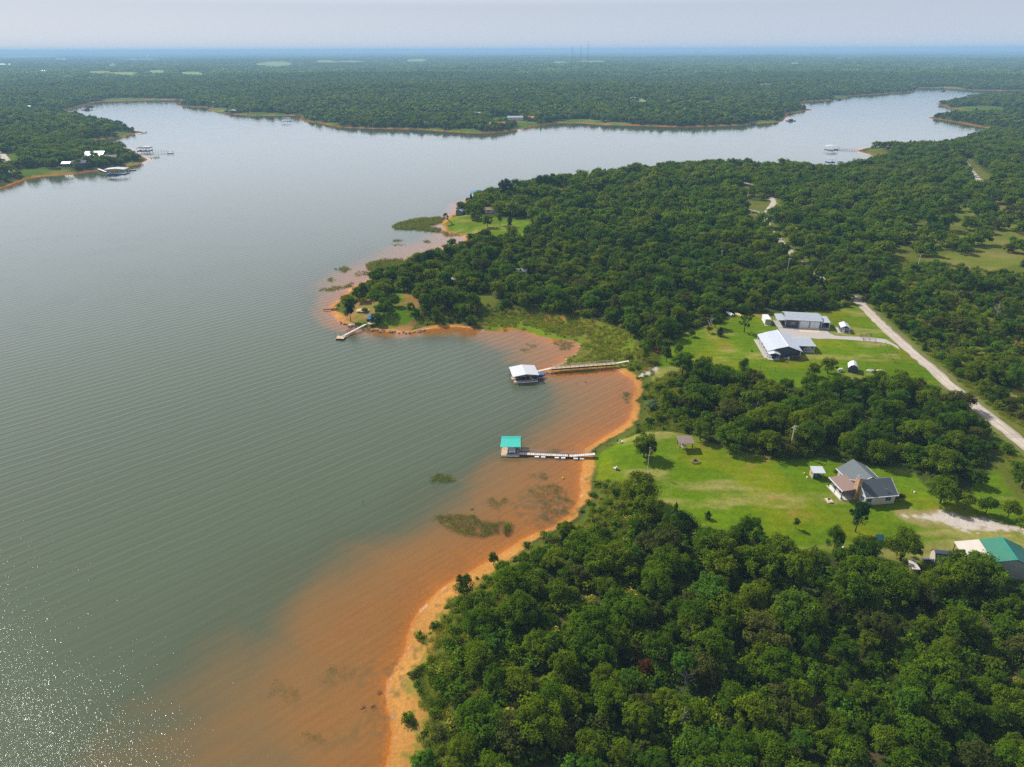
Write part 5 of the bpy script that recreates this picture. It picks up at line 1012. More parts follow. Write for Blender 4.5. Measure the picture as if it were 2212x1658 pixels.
# open hut
e = empty('open_hut', *ZC(350, 345), 4.0, -2, 'small open-fronted hut with a white flat roof on the south lawn', 'hut')
MB().slab([(-.35, -.35, 2.1), (3.0, -.35, 2.1), (3.0, 2.6, 2.45), (-.35, 2.6, 2.45)], .1).build('roof', 'roof_bright', e)
MB().box(-.2, -.1, 0, 2.3, 0, 2.05).box(-.1, 2.7, 2.25, 2.35, 0, 2.2).build('wall', 'wood_y', e); MB().box(-.24, -.2, .6, 1.1, 1.0, 1.5).build('window', 'dark', e)
for px_ in (0, 2.65): MB().box(px_-.06, px_+.06, -.05, .08, 0, 2.0).build('post', 'wood', e)
chair(*ZC(378, 338), 4.0, 0, 'teal chair in the shade of the open hut', 'teal_roof', .8, 'hut_chair')
for zx, zy, lb, m in ((275, 300, 'pale garden stone left of the open hut', 'yellow'), (298, 335, 'small white garden stone below the open hut', 'white'), (1225, 455, 'small orange garden ornament in the lawn right of the shingled house', 'brick_orange'), (1245, 465, 'small white garden ornament in the lawn right of the shingled house', 'white'), (615, 955, 'white bucket at the near edge of the south lawn', 'white'), (2080, 1, 'x', 'white')):
    if lb != 'x': tag(MB().dome((0, 0, .1), .28, .28, .3, 9, 5, True).build('garden_stone' if 'stone' in lb else 'garden_ornament', m), lb, 'ornament').location = (*ZC(zx, zy), 4.0)
place('shrub', ZH, 1830, 1230, .42, variant(RND, 'rust'), None, 'small reddish shrub at the near corner of the shingled house', cat='shrub')
place('shrub', ZH, 1700, 1220, .32, RND, None, 'small dark shrub against the front wall of the shingled house', cat='shrub')
place('shrub', ZH, 310, 640, .35, RND, None, 'low dark shrub behind the brown porch roof', cat='shrub')
# shelter, fire pit, flagpole, utility poles
e = empty('slatted_shelter', *ZE(965, 520), 4.0, -1, 'open shelter with a brown slatted roof on four dark posts', 'shelter')
MB().slab([(-.5, -.3, 2.4), (4.0, -.3, 2.4), (4.0, 3.9, 2.55), (-.5, 3.9, 2.55)], .1).build('roof', 'pergola', e)
for px_, py_ in ((0, 0), (3.6, 0), (0, 3.5), (3.6, 3.5)): MB().box(px_-.09, px_+.09, py_-.09, py_+.09, 0, 2.35).build('post', 'wood_dark', e)
MB().box(-.4, 3.9, -.1, .1, 2.2, 2.31).box(-.4, 3.9, 3.4, 3.6, 2.32, 2.44).build('beam', 'wood_dark', e)
table(*ZE(1002, 490), 4.0, -60, 'grey picnic table under the slatted shelter', 'wood_pale', 1.0)
e = empty('fire_pit', *ZE(1128, 638), 4.0, 0, 'fire pit heaped with charred branches on the south lawn', 'fire pit'); b = MB()
for i in range(16): a = i*.39; b.dome((1.15*math.cos(a), .95*math.sin(a), .05), .2, .2, .2, 6, 3)
b.build('stone_ring', 'rock', e); b = MB()
for i in range(26): a = random.uniform(0, 6.28); l = random.uniform(.4, 1.1); b.tube((math.cos(a)*l, math.sin(a)*l*.8, .05), (-math.cos(a)*.3+random.uniform(-.3, .3), -math.sin(a)*.3, random.uniform(.3, .8)), .06, .04, 5)
b.build('branch_pile', 'ash', e)
e = empty('flagpole', *ZE(628, 740), 4.0, 0, 'thin flagpole with a limp faded flag on the south lawn', 'flagpole'); MB().tube((0, 0, -.2), (.15, 0, 7.6), .06, .04, 8).build('pole', 'trim', e); MB().dome((.15, 0, 7.65), .12, .12, .12, 8, 5, True).build('finial', 'trim', e)
b = MB(); vs = []; fs = []
for i in range(5):
    for j in range(8): vs.append((.18+i*.12, .07*math.sin(i*1.9+j*.4), 7.3-j*.2-i*.06))
fs = [(i*8+j, i*8+j+1, (i+1)*8+j+1, (i+1)*8+j) for i in range(4) for j in range(7)]; b.add(vs, fs).add([(x, y+.02, z) for x, y, z in vs], [f[::-1] for f in fs]).build('flag', 'flag_red', e)
def upole(x, y, z, h_, rz, lb, tf=False):
    e = empty('utility_pole', x, y, z, rz, lb, 'utility pole'); MB().tube((0, 0, -.5), (0, 0, h_), .17, .11, 8).build('pole', 'wood_pale', e)
    MB().box(-.9, .9, -.06, .06, h_-.6, h_-.48).build('crossarm', 'wood_pale', e)
    b = MB()
    for sx in (-.8, 0, .8): b.tube((sx, 0, h_-.48), (sx, 0, h_-.3), .05, n=6)
    b.build('insulator', 'white', e)
    if tf: MB().tube((.35, 0, h_-2.1), (.35, 0, h_-1.2), .27, n=12).build('transformer', 'steel', e)
    return (x, y, z+h_-.3)
pA = upole(*ZE(2100, 555), 4.0, 9.3, 20, 'pale utility pole with a grey transformer at the edge of the south lawn', True)
pB_ = at_px(FP, 1980, 585, 5); pB = upole(*pB_, 8.5, 60, 'leaning utility pole in the scrub below the dry clearing')
pC_ = at_px(FP, 1556, 574, 5); pC = upole(*pC_, 8.5, 30, 'utility pole standing in the wood left of the gravel road bend')
upole(*at_px(FP, 1620, 486, 5), 9, 10, 'thin pale utility pole beside the bend of the gravel road')
upole(*at_px(FP, 2103, 400, 6), 10, 10, 'utility pole beside the distant stretch of gravel road')
upole(*at_px(FP, 1613, 440, 6), 9, 10, 'utility pole in the cutting north of the road bend')
pD = upole(*P(2240, 1000, 4), 4.0, 9.3, 20, 'utility pole at the right edge beside the gravel road')
pE = upole(*P(1700, 590, 5), 4.5, 8.5, 20, 'utility pole near the gravel road in the middle of the wood')
for a_, b_, lb in ((pA, pD, 'slack power line from the transformer pole to the gravel road'), (pC, pE, 'slack power line crossing the wood left of the road bend')):
    b = MB(); a_ = Vector(a_); b_ = Vector(b_); pr = [[None, None], [None, None]]
    for s_ in (-.7, .7):
        prev = None
        for i in range(17):
            t = i/16; p = a_.lerp(b_, t)+Vector((s_*.3, s_, -4*t*(1-t)*1.3))
            if prev is not None: b.tube(prev, p, .022, n=3, cap=False)
            prev = p
    tag(b.build('power_line', 'dark'), lb, 'power line')
tag(MB().tube((0, 0, 0), (0, 0, 1.5), .05, n=5).dome((0, 0, 1.5), .14, .14, .14, 8, 5, True).build('yard_lamp', 'pipe'), 'small green lamp post near the near edge of the south lawn', 'lamp post').location = (*ZE(1637, 1260), 4.0)
e = empty('tarp_shade', *ZC(938, 905), 4.0, 5, 'teal tarp shade stretched low between the dark oaks', 'shade'); MB().slab([(-1.0, -.7, 1.2), (1.0, -.7, 1.1), (1.1, .9, 1.6), (-.9, .9, 1.7)], .05).build('tarp', 'teal_tarp', e)
for a in ((-.95, -.6), (.95, -.6), (1.0, .8), (-.85, .8)): MB().tube((*a, 0), (*a, 1.15), .04, n=5).build('post', 'pipe', e)
# green barn
e = empty('green_roofed_barn', 110.3, 116.9, 4.0, -11, 'grey barn with a green metal roof and a cream lean-to at the right edge', 'barn')
MB().prism([(-4.1, 0), (4.2, 0), (4.2, 3.6), (0, 5.35), (-4.1, 4.1)], .3, 7.7).build('wall', 'greygreen', e)
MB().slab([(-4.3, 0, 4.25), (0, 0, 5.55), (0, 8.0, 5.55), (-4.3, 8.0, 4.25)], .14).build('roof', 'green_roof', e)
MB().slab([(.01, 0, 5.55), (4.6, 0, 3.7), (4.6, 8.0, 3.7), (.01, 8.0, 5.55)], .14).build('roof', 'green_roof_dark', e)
MB().slab([(-9.2, .2, 2.85), (-4.32, .2, 4.22), (-4.32, 8.0, 4.22), (-9.2, 8.0, 2.85)], .1).build('lean_to_roof', 'cream_roof', e)
MB().box(-.1, .1, -.05, 8.05, 5.56, 5.62).build('ridge_cap', 'teal_roof', e)
for yy in (.5, 4.2, 7.7): MB().box(-9.0, -8.85, yy-.07, yy+.07, 0, 2.8).build('post', 'pipe', e)
MB().box(-9.6, -4.2, .2, 7.8, -.1, .1).build('slab', 'concrete_tan', e); MB().tube((-8.9, 4.2, 1.2), (-8.9, 7.7, 1.3), .05, n=5).build('rail', 'red', e)
e = empty('grey_roofed_shed', 96.4, 122.2, 4.0, -8, 'low shed with a dark grey roof and pale gable left of the green barn', 'shed')
MB().prismx([(0, 0), (2.4, 0), (2.4, 1.7), (1.9, 2.5), (1.2, 2.9), (.5, 2.5), (0, 1.7)], 0, 4.8).build('wall', 'cream_roof', e)
MB().slab([(-.12, -.15, 1.65), (4.95, -.15, 1.65), (4.95, .45, 2.58), (-.12, .45, 2.58)], .06).slab([(-.12, .46, 2.6), (4.95, .46, 2.6), (4.95, 1.2, 3.0), (-.12, 1.2, 3.0)], .06).slab([(-.12, 1.21, 3.0), (4.95, 1.21, 3.0), (4.95, 2.0, 2.58), (-.12, 2.0, 2.58)], .06).slab([(-.12, 2.01, 2.56), (4.95, 2.01, 2.56), (4.95, 2.55, 1.65), (-.12, 2.55, 1.65)], .06).build('roof', 'shingle_dark', e)
tag(MB().slab([(0, 0, .9), (2.2, 0, .9), (2.2, 1.2, .5), (0, 1.2, .5)], .05).box(.1, 2.1, .1, 1.1, 0, .45).build('utility_trailer', 'steel'), 'small grey trailer parked left of the grey-roofed shed', 'trailer').location = (94.2, 122.6, 4.0)
e = empty('plank_hut', *ZH(0, 0), 4.0, 0, 'narrow hut with a weathered plank roof in the shade of the large oak', 'hut'); e.location = (89.2, 118.4, 4.0); e.rotation_euler = (0, 0, R(-6))
MB().slab([(-.2, -.2, 1.9), (1.5, -.2, 1.9), (1.5, 2.9, 2.15), (-.2, 2.9, 2.15)], .1).build('roof', 'wood_pale', e); MB().box(0, 1.3, 0, 2.7, 0, 1.8).build('wall', 'wood', e)

# ------------------------------------------------------------ docks
def posts(b_list, e, r=.06, m='pipe', z0=-1.2):
    for x, y, zt in b_list: MB().tube((x, y, z0), (x, y, zt), r, n=6).build('pole', m, e)
e = empty('white_roofed_boathouse', 0.7, 224.6, 0, 9.8, 'floating boathouse with a white gabled roof moored off the long railed pier', 'boathouse')
a, b = gable_roof(-.35, 9.5, 4.6, .3, 9.0, 2.75, 2.75, 3.45, .12); join(a, b).build('roof', 'roof_bright', e)
MB().box(0, 9.1, 0, 1.5, .12, .55).box(0, 1.4, 1.5, 8.6, .12, .55).box(7.9, 9.1, 1.5, 8.6, .12, .55).box(1.4, 7.9, 7.4, 8.6, .12, .55).build('deck', 'wood_dark', e)
MB().box(.1, 2.2, .1, 1.4, .56, .62).box(-.3, 1.2, 2.6, 5.0, .56, .62).build('deck_boards', 'deck_gold', e); MB().box(2.3, 9.0, .1, 1.4, .56, .60).build('deck_boards', 'wood', e)
MB().box(.0, 9.1, -.08, -.01, .2, .5).build('bumper', 'trim', e)
for px_, py_ in ((.15, .7), (4.6, .7), (9.0, .7), (.15, 4.5), (9.0, 4.5), (.15, 8.4), (9.0, 8.4)): MB().tube((px_, py_, .5), (px_, py_, 2.75), .06, n=6).build('post', 'steel', e)
MB().box(1.5, 7.8, .9, 1.0, 2.45, 2.6).box(1.5, 1.6, 1, 8, 2.4, 2.5).build('beam', 'steel', e)
posts([(-.55, 5.5, 3.6), (9.35, .3, 1.6)], e, .07)
MB().box(6.6, 7.5, .35, 1.1, .6, 1.25).build('storage_box', 'steel', e)
bx = lambda x, y: (0.7+x*math.cos(R(9.8))-y*math.sin(R(9.8)), 224.6+x*math.sin(R(9.8))+y*math.cos(R(9.8)))
boat(*bx(4.0, 4.4), .15, 100, 'dark', 'dark boat hanging in the slip under the white roof', 5.0, 2.0)
boat(*bx(10.3, 3.6), .35, -78, 'navy', 'boat under a bright blue cover beside the white-roofed boathouse', 4.6, 2.1, 'blue_tarp')
e = empty('railed_pier', 9.8, 234.0, 0, 9.6, 'long timber pier with double railings reaching the beach by the marsh', 'pier')
Lp = math.hypot(39.6-9.8, 238.9-234.0)
MB().slab([(-.3, -.5, .75), (5.2, -.5, 1.65), (5.2, .6, 1.65), (-.3, .6, .75)], .12).build('gangway', 'wood_pale', e)
MB().box(5.2, Lp+.2, -.8, .8, 1.5, 1.65).build('deck', 'deck_gold', e)
MB().slab([(Lp+.21, -.5, 1.66), (Lp+5.6, -.4, 2.25), (Lp+5.6, .5, 2.25), (Lp+.21, .6, 1.66)], .1).build('landing_board', 'wood_pale', e)
MB().box(5.2, Lp, -.86, -.8, 1.1, 1.6).box(5.2, Lp, .8, .86, 1.1, 1.6).build('joist', 'dark', e)
for sy in (-.82, .82):
    MB().tube((5.3, sy, 2.6), (Lp, sy, 2.6), .06, n=5).tube((5.3, sy, 2.15), (Lp, sy, 2.15), .035, n=5).build('handrail', 'wood_pale', e)
    for i in range(15):
        xx_ = 5.3+(Lp-5.3)*i/14; MB().tube((xx_, sy, 1.2 if i % 2 else -.6), (xx_, sy, 2.6), .05, n=5).build('rail_post', 'pipe', e)
e = empty('teal_roofed_boathouse', -3.4, 174.8, 0, -1, 'floating boathouse with a bright teal metal roof at the end of the floating walkway', 'boathouse')
MB().slab([(-.25, 1.3, 2.7), (6.0, 1.3, 2.7), (5.9, 5.0, 3.35), (.0, 5.0, 3.35)], .1).slab([(.0, 5.01, 3.35), (5.9, 5.01, 3.35), (6.0, 7.6, 2.8), (.0, 7.6, 2.8)], .1).build('roof', 'teal_roof', e)
MB().box(0, 5.5, 0, .9, .1, .5).box(0, 2.0, .9, 7.4, .1, .5).box(4.7, 5.5, .9, 7.4, .1, .5).box(2.0, 4.7, 6.6, 7.4, .1, .5).build('deck', 'wood', e)
MB().box(.1, 1.9, .2, 5, .51, .57).build('deck_boards', 'deck_gold', e); MB().box(0, 5.5, -.07, 0, .15, .45).build('bumper', 'trim', e)
for px_, py_ in ((.2, 1.6), (5.3, 1.6), (.2, 7.1), (5.3, 7.1), (.2, 4.4), (5.3, 4.4)): MB().tube((px_, py_, .5), (px_, py_, 2.75), .06, n=6).build('post', 'steel', e)
posts([(-.1, 0, .9), (5.6, 0, .9), (6.1, 5.5, 3.5), (6.1, 2.4, 2.0)], e, .05)
MB().box(5.55, 6.0, 3.2, 4.6, .5, 1.1).build('ladder_box', 'wood_pale', e)
e2 = empty('pontoon_boat', -.05, 177.6, .2, 0, 'grey pontoon boat with rows of seats under the teal roof', 'boat'); MB().box(-1.15, 1.15, -1.6, 3.0, .3, .42).build('deck', 'steel', e2)
for yy in (-1.2, -.5, .3): MB().box(-1.0, 1.0, yy, yy+.35, .42, .85).build('seat', 'trim', e2)
for sx in (-.8, .8): MB().tube((sx, -1.8, .1), (sx, 3.0, .1), .25, n=10).build('pontoon', 'steel', e2)
e = empty('floating_walkway', 2.2, 176.0, 0, -5.0, 'narrow white floating walkway with pipe handrails from the teal boathouse to the lawn', 'walkway')
MB().slab([(0, -.85, .55), (16.5, -.85, .6), (16.5, .75, .6), (0, .75, .55)], .3).slab([(16.51, -.75, .62), (22.6, -.65, 1.55), (22.6, .75, 1.55), (16.51, .8, .62)], .2).build('frame', 'wood_dark', e)
for i in range(14):
    a_ = i*1.62; zt = .56+(0 if a_ < 16 else (a_-16)*.148); z2 = zt if a_+1.5 < 16.5 else zt+.21; MB().slab([(a_, -.8, zt+.03), (a_+1.55, -.8, z2+.05), (a_+1.55, .45, z2+.05), (a_, .45, zt+.03)], .04).build('deck_panel', 'wood_pale', e)
MB().tube((0, .72, 1.5), (16.5, .72, 1.5), .04, n=5).tube((16.5, .72, 1.5), (22.5, .7, 2.45), .04, n=5).tube((0, .72, 1.05), (16.5, .72, 1.05), .03, n=5).tube((16.5, .72, 1.05), (22.5, .7, 2.0), .03, n=5).build('handrail', 'steel', e)
for i in range(6): x_ = 4.1*i+.3; MB().tube((x_, .72, .4), (x_, .72, 1.5+max(0, x_-16.5)*.15), .035, n=5).build('rail_post', 'steel', e)
for x_ in (5.3, 7.2, 11.3, 13.2, 16.9, 18.8): MB().box(x_-.65, x_+.65, -1.45, -.87, .0, .38).build('float_box', 'trim', e)
# platform dock at the point
x_, y_ = -72.6, 268.9
e = empty('platform_dock', x_, y_, 0, -8, 'square floating platform dock with a long gangway at the rocky point', 'dock')
MB().box(-1.7, 1.7, -1.5, 1.5, .15, .6).build('float', 'dark', e); MB().box(-1.75, 1.75, -1.55, 1.55, .6, .7).build('deck', 'deck_gold', e)
posts([(-2.0, -.4, 3.2), (-.6, 1.8, 2.6), (.5, -1.8, 2.8), (1.95, -.9, 2.6)], e, .05)
gx, gy = -64.2+72.6, 282.1-268.9; ca_, sa_ = math.cos(R(8)), math.sin(R(8)); gx, gy = gx*ca_-gy*sa_, gx*sa_+gy*ca_
dv_ = Vector((gx, gy, 0)); dn_ = dv_.normalized(); pr_ = Vector((-dn_.y, dn_.x, 0))*.55; s0 = dn_*1.2
def g4(a_, b_, za, zb, w=1.0): return [tuple(a_-pr_*w+Vector((0, 0, za))), tuple(b_-pr_*w+Vector((0, 0, zb))), tuple(b_+pr_*w+Vector((0, 0, zb))), tuple(a_+pr_*w+Vector((0, 0, za)))]
MB().slab([g4(s0, dv_, .78, 1.6)[i] for i in (0, 1, 2, 3)], .12).build('gangway', 'wood_pale', e)
for s_ in (-1, 1):
    MB().tube(s0+pr_*s_+Vector((0, 0, 1.65)), dv_+pr_*s_+Vector((0, 0, 2.5)), .04, n=5).build('handrail', 'pipe', e)
    for i in range(5): p = s0.lerp(dv_, i/4)+pr_*s_; zb = .75+.85*i/4; MB().tube(p+Vector((0, 0, zb)), p+Vector((0, 0, zb+.9)), .035, n=5).build('rail_post', 'pipe', e)
tag(MB().flat([(-63.9, 282.3), (-62.2, 281.4), (-60.2, 282.6), (-61.0, 284.4), (-63.2, 284.4)], 1.4, 1.75).build('landing_deck', 'deck_gold'), 'small golden timber landing at the head of the gangway on the point', 'deck')
x_, y_ = -64.2, 284.6
e = empty('blue_awning', x_, y_, 1.4, -38, 'bright blue canvas boat awning on a pale frame at the rocky point', 'awning')
a, b = gable_roof(-2.0, 2.0, 0, 0, 6.2, 2.0, 2.0, 2.75, .06); join(a, b).build('canopy', 'blue_tarp', e)
MB().slab([(2.0, 0, 2.0), (2.25, 0, .9), (2.25, 6.2, .9), (2.0, 6.2, 2.0)], .05).build('side_canvas', 'blue_tarp', e)
for px_ in (-1.95, 1.95):
    for py_ in (.1, 3.1, 6.1): MB().tube((px_, py_, 0), (px_, py_, 2.0), .05, n=6).build('post', 'trim', e)
MB().tube((-2, -.03, 2.0), (0, -.03, 2.75), .05, n=5).tube((0, -.03, 2.75), (2, -.03, 2.0), .05, n=5).build('frame_bar', 'trim', e)
boat(x_+1.5, y_+2.2, 1.5, -38, 'navy', 'boat with a blue cover stored under the blue awning', 4.4, 1.9, 'blue_tarp')
boat(*at_px(Z7, 655, 682, 1), 130, 'white', 'small white boat pulled up on the sand beside the platform dock', 3.2, 1.3)
tag(MB().dome((0, 0, 0), 3.6, 2.6, .6, 18, 4, jit=.08).build('sand_heap', 'sand_pile'), 'pale heap of sand behind the dark oak on the rocky point', 'heap').location = at_px(Z7, 910, 355, 3)
rk = []
for s_ in range(6):
    rd = random.Random(s_); b = MB(); n_ = 9
    vs = [(rd.uniform(.35, .6)*math.cos(t)*(1 if zz == 0 else .75), rd.uniform(.3, .5)*math.sin(t)*(1 if zz == 0 else .75), zz+rd.uniform(-.06, .06)) for zz in (-.2, .25) for t in [i*.785 for i in range(8)]]+[(0, 0, .38)]
    b.add(vs, [(i, (i+1) % 8, (i+1) % 8+8, i+8) for i in range(8)]+[(8+i, 8+(i+1) % 8, 16) for i in range(8)]); rk.append(b.mesh('shore_rock', 'rock'))
rl = PP([(733,697),(745,703),(760,707),(788,712),(815,716),(840,718),(865,719),(889,720.5),(915,714)], .3); n_ = 0
for a_, b_ in zip(rl[:-1], rl[1:]):
    ln = math.hypot(b_[0]-a_[0], b_[1]-a_[1])
    for i in range(int(ln*1.9)):
        t = random.random(); s_ = random.uniform(-.3, 2.2); x_ = a_[0]+(b_[0]-a_[0])*t+random.gauss(0, .3); y_ = a_[1]+(b_[1]-a_[1])*t+s_
        o = mko('shore_rock', rk[n_ % 6]); k_ = random.uniform(.6, 1.5); o.scale = (k_, k_, k_); o.rotation_euler = (random.uniform(-.3, .3), random.uniform(-.3, .3), random.uniform(0, 6.3)); o.location = (x_, y_, max(.05, hz(x_, y_))+.05); n_ += 1
        tag(o, 'brown boulder in the rock bank along the shore of the point', 'rock', 'rocks lining the shore of the point')
e = empty('driftwood_stump', *at_px(Z7, 300, 350, 0), 20, 'dark driftwood stump with roots at the very tip of the point', 'driftwood')
b = MB(); b.tube((-5, 1.5, .3), (0, 0, .5), .18, .35, 7)
for i in range(9): a = i*.7; b.tube((0, 0, .5), (math.cos(a)*1.8, math.sin(a)*1.4, random.uniform(.0, 1.4)), .22, .07, 5)
b.build('stump_wood', 'driftwood', e)
for q, (px_, py_, lb) in enumerate([(784, 1090, 'thin dead stick standing in the open water'), (1148, 835, 'thin stick standing in the water right of the white boathouse'), (1246, 833, 'pair of thin sticks in the pink shallows of the bay')]):
    e = MB().tube((0, 0, -1), (.1, 0, 1.5), .06, .03, 5).tube((.08, 0, .8), (.5, .1, 1.3), .04, .02, 4); tag(e.build('water_stick', 'driftwood'), lb, 'stick').location = (*P(px_, py_, 0), 0)
tag(MB().dome((0, 0, .05), .3, .3, .3, 8, 5, True).build('buoy', 'yellow'), 'small yellow float in the shallows below the walkway', 'buoy').location = (*ZD(860, 1643, 0), 0)
for q, (px_, py_, lb) in enumerate([(1020, 1101, 'dark stump in the shallows above the long weed bed'), (1265, 826, 'small dark stump in the pink shallows'), (820, 1497, 'dark driftwood lying off the foreground beach'), (806, 1527, 'small dark snag in the shallows of the foreground'), (785, 1530, 'tiny dark snag farthest out in the foreground shallows')]):
    b = MB()
    for i in range(6): b.tube((0, 0, .05), (math.cos(i*1.1)*.5, math.sin(i*1.3)*.5, random.uniform(.05, .4)), .09, .04, 5)
    tag(b.build('water_snag', 'driftwood'), lb, 'driftwood').location = (*P(px_, py_, 0), 0)
# ------------------------------------------------------------ lake cabins, far docks and houses
def far_house(f, zx, zy, w, d_, hh__, rz, roofm, wallm, lb, name='lake_house', low_z=None, dz=0, over=.4, wins=2):
    x, y, z = at_px(f, zx, zy); z += dz; e = empty(name, x, y, z, rz, lb, 'house')
    MB().prismx([(0, -1), (d_, -1), (d_, hh__), (d_/2, hh__+d_*.2), (0, hh__)], 0, w).build('wall', wallm, e)
    MB().slab([(-over, -over, hh__), (w+over, -over, hh__), (w+over, d_/2, hh__+d_*.22), (-over, d_/2, hh__+d_*.22)], .15).slab([(-over, d_/2+.01, hh__+d_*.22), (w+over, d_/2+.01, hh__+d_*.22), (w+over, d_+over, hh__), (-over, d_+over, hh__)], .15).build('roof', roofm, e)
    for i in range(wins): window(e, e, w*(i+.5)/wins-.7, 0, hh__*.35, 1.5, 1.3)
    return e
far_house(ZL, 515, 545, 19, 18, 4.5, 8, 'roof_white', 'slate_siding', 'large building with a wide white roof on the left peninsula', wins=3)
far_house(ZL, 300, 660, 14, 10, 4.2, 8, 'shingle_dark', 'slate_siding', 'dark shingled house left of the spreading tree on the left peninsula')
far_house(ZL, 425, 620, 12, 9, 4, 8, 'shingle', 'slate_siding', 'grey-roofed house in front of the wide white roof on the left peninsula')
far_house(ZL, 145, 640, 8, 7, 2.6, 8, 'roof_white', 'slate_siding', 'small white-roofed house at the left end of the green lawn on the peninsula')
far_house(ZL, 850, 570, 12, 10, 4.5, 5, 'shingle_brown', 'slate_siding', 'brown-roofed house right of the spreading tree on the left peninsula')
far_house(ZL, 1000, 425, 8, 6, 2.6, 5, 'roof_white', 'beige', 'white-roofed cabin between trees near the tip of the left peninsula')
far_house(ZL, 1200, 440, 5, 5, 2.4, 5, 'roof_white', 'beige', 'small pale cabin beside the shore at the tip of the left peninsula')
far_house(ZL, 325, 520, 5, 5, 2.6, 5, 'roof_white', 'beige', 'small pale roofed hut behind the houses of the left peninsula')
far_house(ZL, 765, 60, 9, 6, 3, -10, 'roof_bright', 'beige', 'pale roof showing among trees on the second left peninsula')
far_house(FP, 1057, 276, 24, 12, 5, 0, 'brick_orange', 'brick_orange', 'house with an orange roof under construction on the far shore')
far_house(FP, 1096, 260, 26, 10, 4, 0, 'roof_white', 'beige', 'long pale house above the green lawn on the far shore')
far_house(FP, 1135, 262, 14, 10, 5, 0, 'brick_orange', 'beige', 'orange-topped house among trees on the far shore')
far_house(FP, 1021, 254, 14, 9, 4, 0, 'roof_white', 'beige', 'pale house half hidden by far shore trees', dz=2)
far_house(FP, 910, 272, 12, 8, 4, 0, 'roof_white', 'white', 'white cabin close to the far orange shore')
far_house(FP, 1308, 264, 10, 5, 3, 0, 'roof_white', 'white', 'left one of two white campers on the far lawn', name='camper')
far_house(FP, 1332, 265, 10, 5, 3, 0, 'roof_white', 'slate_siding', 'right one of two campers on the far lawn', name='camper')
far_house(R3, 1595, 722, 9, 6, 3, 0, 'green_roof', 'beige', 'green-roofed cabin behind the grassy cape', dz=1.5)
far_house(FP, 1185, 302, 1, 1, 1, 0, 'roof_white', 'white', 'x') if False else None
far_house(Z4, 1225, 440, 5, 5, 3.0, 60, 'roof_white', 'slate_siding', 'small lake cabin with a pale roof tucked among shore trees')
far_house(Z4, 1410, 425, 9, 6, 2.6, 0, 'shingle_brown', 'beige', 'brown-roofed cabin among trees above the reedy inlet')
far_house(Z4, 1640, 950, 7, 5, 2.6, 15, 'roof_white', 'white', 'white building glimpsed through the trees of the point wood', dz=1.5)
far_house(Z4, 1150, 990, 5, 4, 2.6, 0, 'roof_bright', 'slate_siding', 'small grey hut glimpsed between the oaks of the point')
far_house(Z4, 960, 1215, 3.2, 1.6, 1.0, -30, 'roof_white', 'white', 'small pale trailer parked under the trees of the point', name='small_trailer', wins=0)
k_ = 0
for px_, py_, w_, d_, h__, lb in [(0,143,130,34,9,'very long white roofed shed far off at the left edge'),(450,169,60,25,10,'white farm shed beyond the far woods'),(460,226,22,14,8,'white cabin above the shore of the far left bay'),(1223,187,26,14,9,'lone white roof in the middle of the far woods'),(1117,199,26,14,9,'white roof in the woods above the far shore'),(1381,169,34,18,10,'white roof far to the right in the woods'),(1360,218,22,14,10,'pale roof left of the far clearing'),(1442,222,16,10,8,'small pale roof right of the far clearing'),(282,178,30,20,10,'small white barn in the distant fields'),(90,157,40,25,12,'left white barn of two in the distance'),(55,160,40,25,12,'white barn at the far left of the distance'),(121,128,200,50,12,'long pale roof almost at the horizon'),(55,234,16,10,8,'white hut behind the left bay'),(1540,213,20,12,8,'pale roof in the right far woods')]:
    w_ *= .6; d_ *= .6; h__ *= .5; x, y, z = G(px_, py_); e = empty('farm_building', x, y, z, 0, lb, 'building')
    MB().prismx([(0, -3), (d_, -3), (d_, h__), (d_/2, h__+d_*.15), (0, h__)], 0, w_).build('wall', 'beige', e)
    MB().slab([(-1, -1, h__), (w_+1, -1, h__), (w_+1, d_/2, h__+d_*.17), (-1, d_/2, h__+d_*.17)], .3).slab([(-1, d_/2+.02, h__+d_*.17), (w_+1, d_/2+.02, h__+d_*.17), (w_+1, d_+1, h__), (-1, d_+1, h__)], .3).build('roof', 'roof_white', e)
# water tower and radio masts
x, y, z = P(322, 131, 5)[0], P(322, 131, 5)[1], 5
e = empty('water_tower', x, y, hz(x, y)-2, 0, 'white water tower standing out near the left horizon', 'water tower'); MB().dome((0, 0, 46), 16, 16, 10, 16, 8, True).build('tank', 'white', e); MB().tube((0, 0, 0), (0, 0, 40), 3, 2.5, 10).build('stem', 'white', e)
MB().box(-6, 6, -3, 3, 0, 6).build('base', 'white', e)
for px_, top, lb in ((1235.6, 105, 'shortest and leftmost of the three radio masts on the horizon'), (1254.6, 103, 'middle one of the three radio masts on the horizon'), (1269.6, 96.5, 'tallest of the three radio masts on the horizon')):
    D_ = 2900; az = math.atan2(px_-1106, F*math.cos(TH)-(108-829)*0+0) ; x, y = P(px_, 124, 4); s_ = D_/math.hypot(x, y); x *= s_; y *= s_; zt = H+D_*(107.3-top)/1475*1.1; z = hz(x, y)-1
    e = empty('radio_mast', x, y, z, 0, lb, 'radio mast'); b = MB(); Hh = zt-z
    for i in range(3): a = i*2.094; b.tube((1.4*math.cos(a), 1.4*math.sin(a), 0), (1.0*math.cos(a), 1.0*math.sin(a), Hh), .2, .16, 4)
    n_ = int(Hh/7)
    for i in range(n_):
        for j in range(3): a = j*2.094; c_ = a+2.094; b.tube((1.2*math.cos(a), 1.2*math.sin(a), i*7), (1.2*math.cos(c_), 1.2*math.sin(c_), i*7+7), .1, n=3)
    b.build('mast_lattice', 'pipe', e); MB().tube((0, 0, Hh-2), (0, 0, Hh+3), .8, n=5).build('antenna', 'trim', e)
